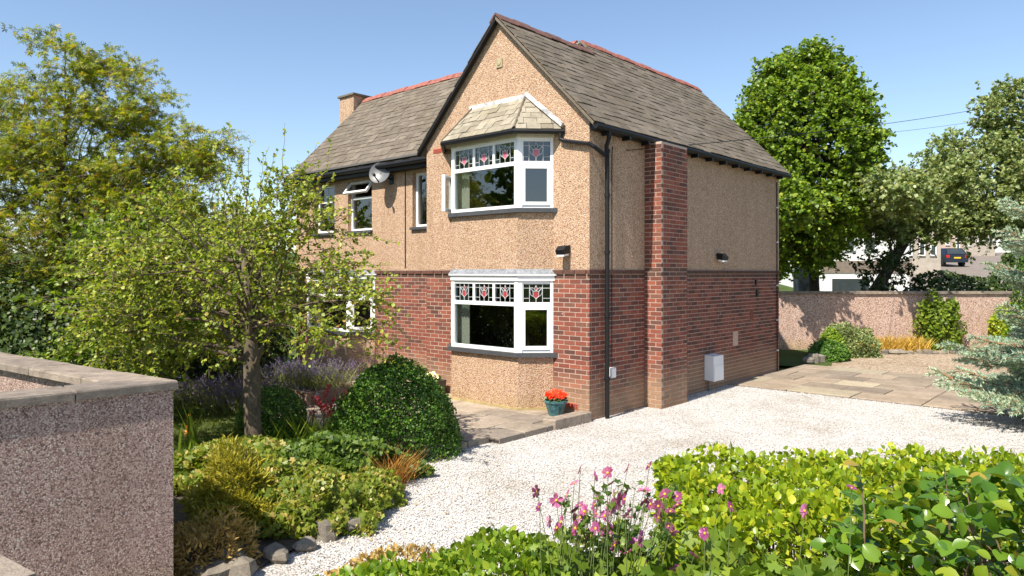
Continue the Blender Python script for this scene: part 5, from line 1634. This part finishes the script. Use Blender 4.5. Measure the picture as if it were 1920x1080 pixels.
# far bed
shrub('rock_rose_shrub', 'rounded olive green shrub in front of the boundary wall', 'shrub', 9.25, 19.7, (.80, .6, .68), 8000, .05, T_OVA, M['l_oak'], 111, zmin=-.3, lumpy=.42, freq=4, tilt=.8, stick=.7)
shrub('dark_shrub', 'dark green low shrub at the corner of the back lawn', 'shrub', 8.35, 18.8, (.5, .45, .42), 4500, .05, T_OVA, M['l_box'], 112, zmin=-.2, lumpy=.2)
shrub('light_shrub', 'light green tall plant between dark shrub and olive shrub', 'shrub', 8.75, 19.4, (.4, .4, .6), 2600, .06, T_OVA, M['l_low'], 113, zmin=-.2, lumpy=.25)
shrub('wall_climber', 'green leafy climber growing up the boundary wall', 'climber', 12.75, 21.25, (.55, .24, .92), 4200, .09, T_OVA, M['l_hazel'], 114, z0=.0, zmin=-.75, lumpy=.6, freq=4.5, tilt=.8, inner=.35)
shrub('golden_shrub', 'golden green bush against the wall behind the spruce', 'shrub', 14.9, 20.9, (.8, .5, .75), 4200, .08, T_OVA, M['l_privet'], 115, z0=.3, zmin=-.5, lumpy=.2)

# raised planter for the lavender
pc = cv(-3.75, 12.9)
r = thing('raised_planter', 'low raised planter of brown timber holding lavender on the patio', 'planter', pc)
for (x0, x1, y0, y1) in ((-.95, .95, -.55, -.47), (-.95, .95, .47, .55), (-.95, -.87, -.47, .47), (.87, .95, -.47, .47)):
    m = MB(); m.box(pc.x + x0, pc.x + x1, pc.y + y0, pc.y + y1, .07, .30); m.build('planter_board', M['planter_brick'], r)
m = MB(); m.box(pc.x - .87, pc.x + .87, pc.y - .47, pc.y + .47, .07, .25); m.build('planter_soil', M['soil'], r)

# pots by the house
def flowers_ball(r, c, rad, n, size, mat, rs, name='flower'):
    P, out = shell(rs, c, rad, n, .0, .8, .1)
    D, N = surf_leaves(rs, out, .6, .4)
    return leaf_part(name, P, D, N, size * rs.uniform(.7, 1.2, len(P)), T_OVA, mat, r, rs, 1.3)
pp = Vector((-.43, -.30, .08))
r = thing('flower_pot', 'teal glazed pot of scarlet flowers at the corner of the lower bay', 'flower pot', pp)
m = MB(); m.lathe([(.105, 0), (.125, .06), (.155, .16), (.165, .20), (.18, .205), (.182, .235), (.165, .24), (.15, .215), (.02, .21)], pp, 32, .03); m.build('pot', M['pot'], r, False)
rs = np.random.default_rng(121)
P, out = shell(rs, np3(pp) + UP * .24, (.16, .16, .10), 240, .0, .5, .1); D, N = surf_leaves(rs, out)
leaf_part('leaves', P, D, N, .05 * rs.uniform(.7, 1.2, len(P)), T_OVA, M['l_dark'], r, rs)
flowers_ball(r, np3(pp) + UP * .29, (.15, .15, .09), 260, .045, M['l_scarlet'], rs)
pp = Vector((-3.35, -.30, .08))
r = thing('square_planter', 'dark square planter of white flowers left of the lower bay', 'flower pot', pp)
m = MB(); 
Vp = [(pp.x + a * w_, pp.y + b * w_, pp.z + z) for z, w_ in ((0, .17), (.26, .20)) for a, b in ((-1, -1), (1, -1), (1, 1), (-1, 1))]
m.add(Vp, [(3, 2, 1, 0), (4, 5, 6, 7)] + [(i, (i + 1) % 4, 4 + (i + 1) % 4, 4 + i) for i in range(4)]); m.build('pot', M['planter'], r)
rs = np.random.default_rng(122)
P, out = shell(rs, np3(pp) + UP * .26, (.17, .17, .09), 200, .0, .5, .1); D, N = surf_leaves(rs, out)
leaf_part('leaves', P, D, N, .05 * rs.uniform(.7, 1.2, len(P)), T_OVA, M['l_dark'], r, rs)
flowers_ball(r, np3(pp) + UP * .31, (.13, .13, .07), 110, .05, M['l_white'], rs)

# ================================================================== FOREGROUND PLANTS
# golden green hedge
rs = np.random.default_rng(131)
hb = cv(1.75, 4.0, 0)
r = thing('privet_hedge', 'clipped golden green hedge in the right foreground', 'hedge', hb)
n = 21000
u = rs.random((n, 3))
X = .92 + u[:, 0] * 2.3; Yh = 3.25 + u[:, 1] * 1.3; Z = 1.16 - np.abs(rs.normal(size=n)) * .09
face = rs.random(n)
side = face < .25; X[side] = .92 + np.abs(rs.normal(size=side.sum())) * .05; Z[side] = rs.uniform(.35, 1.14, side.sum())
frt = (face > .25) & (face < .48); Yh[frt] = 3.22 + np.abs(rs.normal(size=frt.sum())) * .10; Z[frt] = rs.uniform(.45, 1.14, frt.sum())
bk = (face > .48) & (face < .55); Yh[bk] = 4.57 - np.abs(rs.normal(size=bk.sum())) * .05; Z[bk] = rs.uniform(.3, 1.14, bk.sum())
Z += .05 * np.sin(X * 5 + 1) * np.sin(Yh * 4.3) + .03 * np.sin(X * 11 + Yh * 7)
P = axes(np.stack([X, Yh, Z], 1)) + np3(EYE) * np.array((1, 1, 0))
out = np.tile(UP, (n, 1)); out[side] = -R3 + UP * .3; out[frt] = -F3 + UP * .3; out[bk] = F3 + UP * .3
D = nrm(rs.normal(size=(n, 3)) * .7 + out * .8 + UP * .2); N = nrm(out * .6 + rs.normal(size=(n, 3)) * .7 + UP * .3)
leaf_objects(P, D, N, .043 * rs.uniform(.6, 1.35, n), T_OVA, M['l_privet'], r, 300, rs, .85)
m = MB(); m.v = []; 
polys = np.stack([P[:500] - out[:500] * .02, P[:500] * .6 + .4 * (np3(hb) + UP * .5) , np.tile(np3(hb) + UP * .1, (500, 1)) + (P[:500] - np3(hb)) * np.array((.5, .5, 0))], 1)
V, F = tubes_np(polys[:, ::-1], np.full(500, .006), .002)
link('stems', raw_mesh('stems', V - np3(hb), F, M['twig']), r)

# camellia with large glossy leaves
rs = np.random.default_rng(141)
kb = cv(2.05, 2.75, 0)
r = thing('camellia', 'glossy broad leaved camellia in the bottom right corner', 'shrub', kb)
P1, o1 = shell(rs, (0, 0, 0), (.92, .62, .64), 2100, -.3, .45, .16, 3)
P2, o2 = shell(rs, (-.62, -.35, -.22), (.55, .42, .45), 700, -.2, .45, .16, 3)
P3, o3 = shell(rs, (.1, .45, .05), (.6, .4, .52), 260, .0, .75, .2, 3)
Pl = np.concatenate([P1, P2, P3]); ol = np.concatenate([o1, o2, o3])
P = axes(Pl) + np3(kb) + UP * .84; out = axes(ol)
D = nrm(out * .55 + rs.normal(size=P.shape) * .65 - UP * .15); N = nrm(UP * .75 + out * .45 + rs.normal(size=P.shape) * .33)
S = .070 * rs.uniform(.5, 1.3, len(P))
leaf_objects(P, D, N, S, T_BIG, M['l_camellia'], r, 300, rs, 1.0, 'foliage', True)
ix = rs.integers(0, len(P), 130)
a = np3(kb) + axes(rs.normal(size=(130, 3)) * np.array((.3, .15, 0))) + UP * .3
polys = np.stack([a, a * .45 + P[ix] * .55 + UP * .02, P[ix] + nrm(D[ix]) * .01], 1)
V, F = tubes_np(polys, np.full(130, .008), .0025, 4)
link('stems', raw_mesh('stems', V - np3(kb), F, M['twig']), r)
# a few upright shoots
for i, (sx, sy, hh) in enumerate(((1.36, 2.75, 1.56), (1.75, 2.85, 1.52))):
    p0 = cv(sx, sy, hh - .35); p1 = cv(sx - .02, sy, hh)
    m = MB(); m.tube([p0, p0.lerp(p1, .5) + Vector((.01, 0, 0)), p1], [.005, .004, .002], 5); m.build('shoot', M['twig'], r)
    k = 7; t_ = np.linspace(.25, 1, k)[:, None]
    Pq = np3(p0) + (np3(p1) - np3(p0)) * t_; sd = rnd(rs, k); sd[:, 2] *= .3
    leaf_part('shoot_leaves', Pq, nrm(sd + UP * .25), nrm(UP + rs.normal(size=(k, 3)) * .3), .06 * rs.uniform(.7, 1.1, k), T_BIG, M['l_camellia'], r, rs)

# low hedge along the bottom edge
rs = np.random.default_rng(151)
lb = cv(-.25, 3.15, 0)
r = thing('low_hedge', 'low light green hedge along the bottom edge in the middle', 'hedge', lb)
Ps = []; Os = []
for (cx, cy, rx, ry, zt, nn) in ((-.02, 3.1, .50, .40, 1.10, 3400), (-.50, 3.1, .38, .36, 1.02, 2200), (-.85, 3.05, .26, .30, .93, 1100), (.42, 3.0, .40, .34, 1.02, 2200), (.85, 2.8, .40, .3, 1.0, 1500)):
    P_, o_ = shell(rs, (cx, cy, zt - .32), (rx, ry, .32), nn, -.1, .7, .16, 4); Ps.append(P_); Os.append(o_)
P = axes(np.concatenate(Ps)) + np3(EYE) * np.array((1, 1, 0)); out = axes(np.concatenate(Os)); n = len(P)
D = nrm(rs.normal(size=(n, 3)) * .7 + out * .7 + UP * .3); N = nrm(out * .7 + rs.normal(size=(n, 3)) * .6)
leaf_objects(P, D, N, .040 * rs.uniform(.6, 1.3, n), T_OVA, M['l_low'], r, 300, rs, .9)
ix = rs.integers(0, n, 300)
a = P[ix] * np.array((.7, .7, 0)) + np3(lb) * np.array((.3, .3, 0)) + UP * .0
V, F = tubes_np(np.stack([a, a * .4 + P[ix] * .6, P[ix]], 1), np.full(300, .006), .002)
link('stems', raw_mesh('stems', V - np3(lb), F, M['twig']), r)
shrub('dry_shrub', 'dry tan twiggy plant behind the low hedge', 'plant', -.62, 3.62, (.40, .22, .32), 2200, .035, T_OVA, M['l_tan'], 152, z0=.52, zmin=-.2, lumpy=.3, width=.5, tilt=.9, stick=.8)

# Japanese anemones
rs = np.random.default_rng(161)
def petals():
    V = []; F = []
    for j in range(2):
        for k_ in range(5 if j == 0 else 4):
            a = 2 * math.pi * (k_ + j * .5) / (5 if j == 0 else 4) + j * .3
            c_, s_ = math.cos(a), math.sin(a); b0 = len(V)
            for (x, y, z) in ((0, .05, 0), (.19, .28, .06), (.30, .66, .16), (.04, 1.0, .10), (-.28, .68, .19), (-.19, .28, .06), (0, .5, .02)):
                z = z + .02 * j
                V.append((x * c_ - y * s_, x * s_ + y * c_, z))
            F += [(b0, b0 + 1, b0 + 6), (b0 + 1, b0 + 2, b0 + 6), (b0 + 2, b0 + 3, b0 + 6), (b0 + 3, b0 + 4, b0 + 6), (b0 + 4, b0 + 5, b0 + 6), (b0 + 5, b0, b0 + 6)]
    return np.array(V, dtype=float), np.array(F)
pv, pf = petals()
fm = {k_: raw_mesh('flower', pv, pf, M[k_]) for k_ in ('l_pink', 'l_plum')}
mm = MB(); mm.lathe([(.0, -.02), (.17, .0), (.19, .07), (.13, .13), (.0, .15)], (0, 0, .02), 10)
cm = raw_mesh('flower_centre', mm.v, mm.f, M['yolk'], True)
ab = cv(.45, 3.0, 0)
r = thing('anemone_clump', 'tall pink Japanese anemones in front of the gravel', 'flowers', ab)
spots = [(1088, 881), (1140, 887), (1077, 906), (1115, 894), (1177, 879), (1218, 874), (1147, 907), (1064, 929), (1007, 922), (1012, 951), (1031, 978), (1054, 979), (1081, 991), (1147, 953), (1153, 929), (1173, 927), (1215, 922), (1209, 942), (1247, 927), (1270, 931), (1271, 948), (1257, 959), (1234, 949), (1115, 947), (1117, 991), (1138, 1005), (1155, 1024), (1193, 1020), (1202, 1050), (1301, 1043), (1268, 1073), (1144, 1073), (1164, 1073), (1134, 968), (1319, 1000), (1043, 938), (1097, 960), (1080, 972), (1045, 990), (1100, 1012)]
spots += [(rs.uniform(1030, 1270), rs.uniform(915, 1040)) for _ in range(24)]
def bloom(parent, p, size, kind, rs):
    face = Vector((rs.normal() * .6 - .3, rs.normal() * .6 - .55, .55 + rs.normal() * .35)).normalized()
    Mx = Matrix.Translation(p - rootloc(parent)) @ face.to_track_quat('Z', 'Y').to_matrix().to_4x4() @ Matrix.Rotation(rs.uniform(0, 6), 4, 'Z') @ Matrix.Diagonal((size, size, size * rs.uniform(.8, 1.8), 1))
    o = link('flower', fm[kind], parent); o.matrix_local = Mx
    link('flower_centre', cm, o)
def stem(p, base, rs):
    mid = base.lerp(p, .55) + Vector((rs.normal() * .03, rs.normal() * .03, .06))
    pts = [base * (1 - t_) ** 2 + mid * 2 * t_ * (1 - t_) + p * t_ * t_ for t_ in (0, .25, .5, .75, 1)]
    return np.array([tuple(q) for q in pts])
sp = []; LP = []
for i, (qx, qy) in enumerate(spots):
    p = dp(qx, qy, rs.uniform(2.75, 3.15))
    bloom(r, p, .030 * rs.uniform(.75, 1.15), 'l_plum' if rs.random() < .28 else 'l_pink', rs)
    rel = p - EYE; Xp = rel.dot(RIGHT); Yp = rel.dot(FWD)
    sp.append(stem(p, cv(.28 + (Xp - .3) * .45 + rs.normal() * .05, Yp - .05, .55), rs)); LP.append(sp[-1][3])
for i in range(34):
    p = dp(rs.uniform(1015, 1290), rs.uniform(905, 1010), rs.uniform(2.75, 3.15)); rel = p - EYE
    sp.append(stem(p, cv(.28 + (rel.dot(RIGHT) - .3) * .45 + rs.normal() * .05, rel.dot(FWD), .55), rs)); LP.append(sp[-1][4]); LP.append(sp[-1][3])
V, F = tubes_np(np.array(sp), np.full(len(sp), .0032), .0014, 4)
link('stems', raw_mesh('stems', V - np3(ab), F, M['stem_green']), r)
# leaves: whorls on the stems and a skirt of big lobed ones below
LP = np.array(LP); P = np.repeat(LP, 4, 0) + rs.normal(size=(len(LP) * 4, 3)) * .012
leaf_part('stem_leaves', P, nrm(rs.normal(size=P.shape) + UP * .1), nrm(UP + rs.normal(size=P.shape) * .5), .035 * rs.uniform(.5, 1.2, len(P)), T_LOB, M['l_geran'], r, rs, .7)
n = 1100
P = axes(np.stack([rs.uniform(.1, 1.0, n), rs.uniform(2.45, 3.2, n), .85 + .33 * rs.random(n) ** 1.5], 1)) + np3(EYE) * np.array((1, 1, 0))
leaf_part('basal_leaves', P, nrm(rs.normal(size=P.shape) + UP * .1), nrm(UP * .8 + rs.normal(size=P.shape) * .6), .062 * rs.uniform(.5, 1.4, n), T_LOB, M['l_hazel'], r, rs)
ab2 = cv(1.2, 2.9, 0)
r = thing('anemone_clump', 'scattered pink anemones rising through the golden hedge', 'flowers', ab2)
sp = []
for (qx, qy) in ((1353, 917), (1371, 950), (1510, 958), (1597, 915), (1322, 1000)):
    p = dp(qx, qy, rs.uniform(2.6, 2.85)); bloom(r, p, .028 * rs.uniform(.8, 1.1), 'l_pink', rs); rel = p - EYE
    sp.append(stem(p, cv(rel.dot(RIGHT) * .92, rel.dot(FWD) - .1, .6), rs))
V, F = tubes_np(np.array(sp), np.full(len(sp), .0032), .0014, 4)
link('stems', raw_mesh('stems', V - np3(ab2), F, M['stem_green']), r)
n = 900
P = axes(np.stack([rs.uniform(.75, 1.5, n), rs.uniform(2.3, 2.9, n), .80 + .38 * rs.random(n)], 1)) + np3(EYE) * np.array((1, 1, 0))
leaf_part('leaves', P, nrm(rs.normal(size=P.shape) + UP * .1), nrm(UP * .8 + rs.normal(size=P.shape) * .6), .062 * rs.uniform(.5, 1.4, n), T_LOB, M['l_hazel'], r, rs)

# fallen leaves on the drive
rs = np.random.default_rng(171); n = 420
X = rs.uniform(-1.6, 6.5, n); Yd = rs.uniform(5.6, 13.5, n)
near = rs.random(n) < .55; X[near] = rs.normal(size=near.sum()) * .6 - .9; Yd[near] = rs.uniform(5.8, 9.2, near.sum())
P = axes(np.stack([X, Yd, np.full(n, .016)], 1)) + np3(EYE) * np.array((1, 1, 0))
ok = ~((P[:, 0] < .05) & (P[:, 1] > -3.4)); P = P[ok]; n = len(P)
D = rs.normal(size=(n, 3)); D[:, 2] = 0; N = nrm(UP + rs.normal(size=(n, 3)) * .3)
V, F, k = leaf_geo(P, D, N, rs.uniform(.012, .03, n), T_OVA, .8)
tag(link('fallen_leaves', raw_mesh('fallen_leaves', V, F, M['l_tan'], tint=np.repeat(rs.random(n), k))), 'dry brown leaf litter scattered on the white gravel', 'leaf litter', kind='stuff')
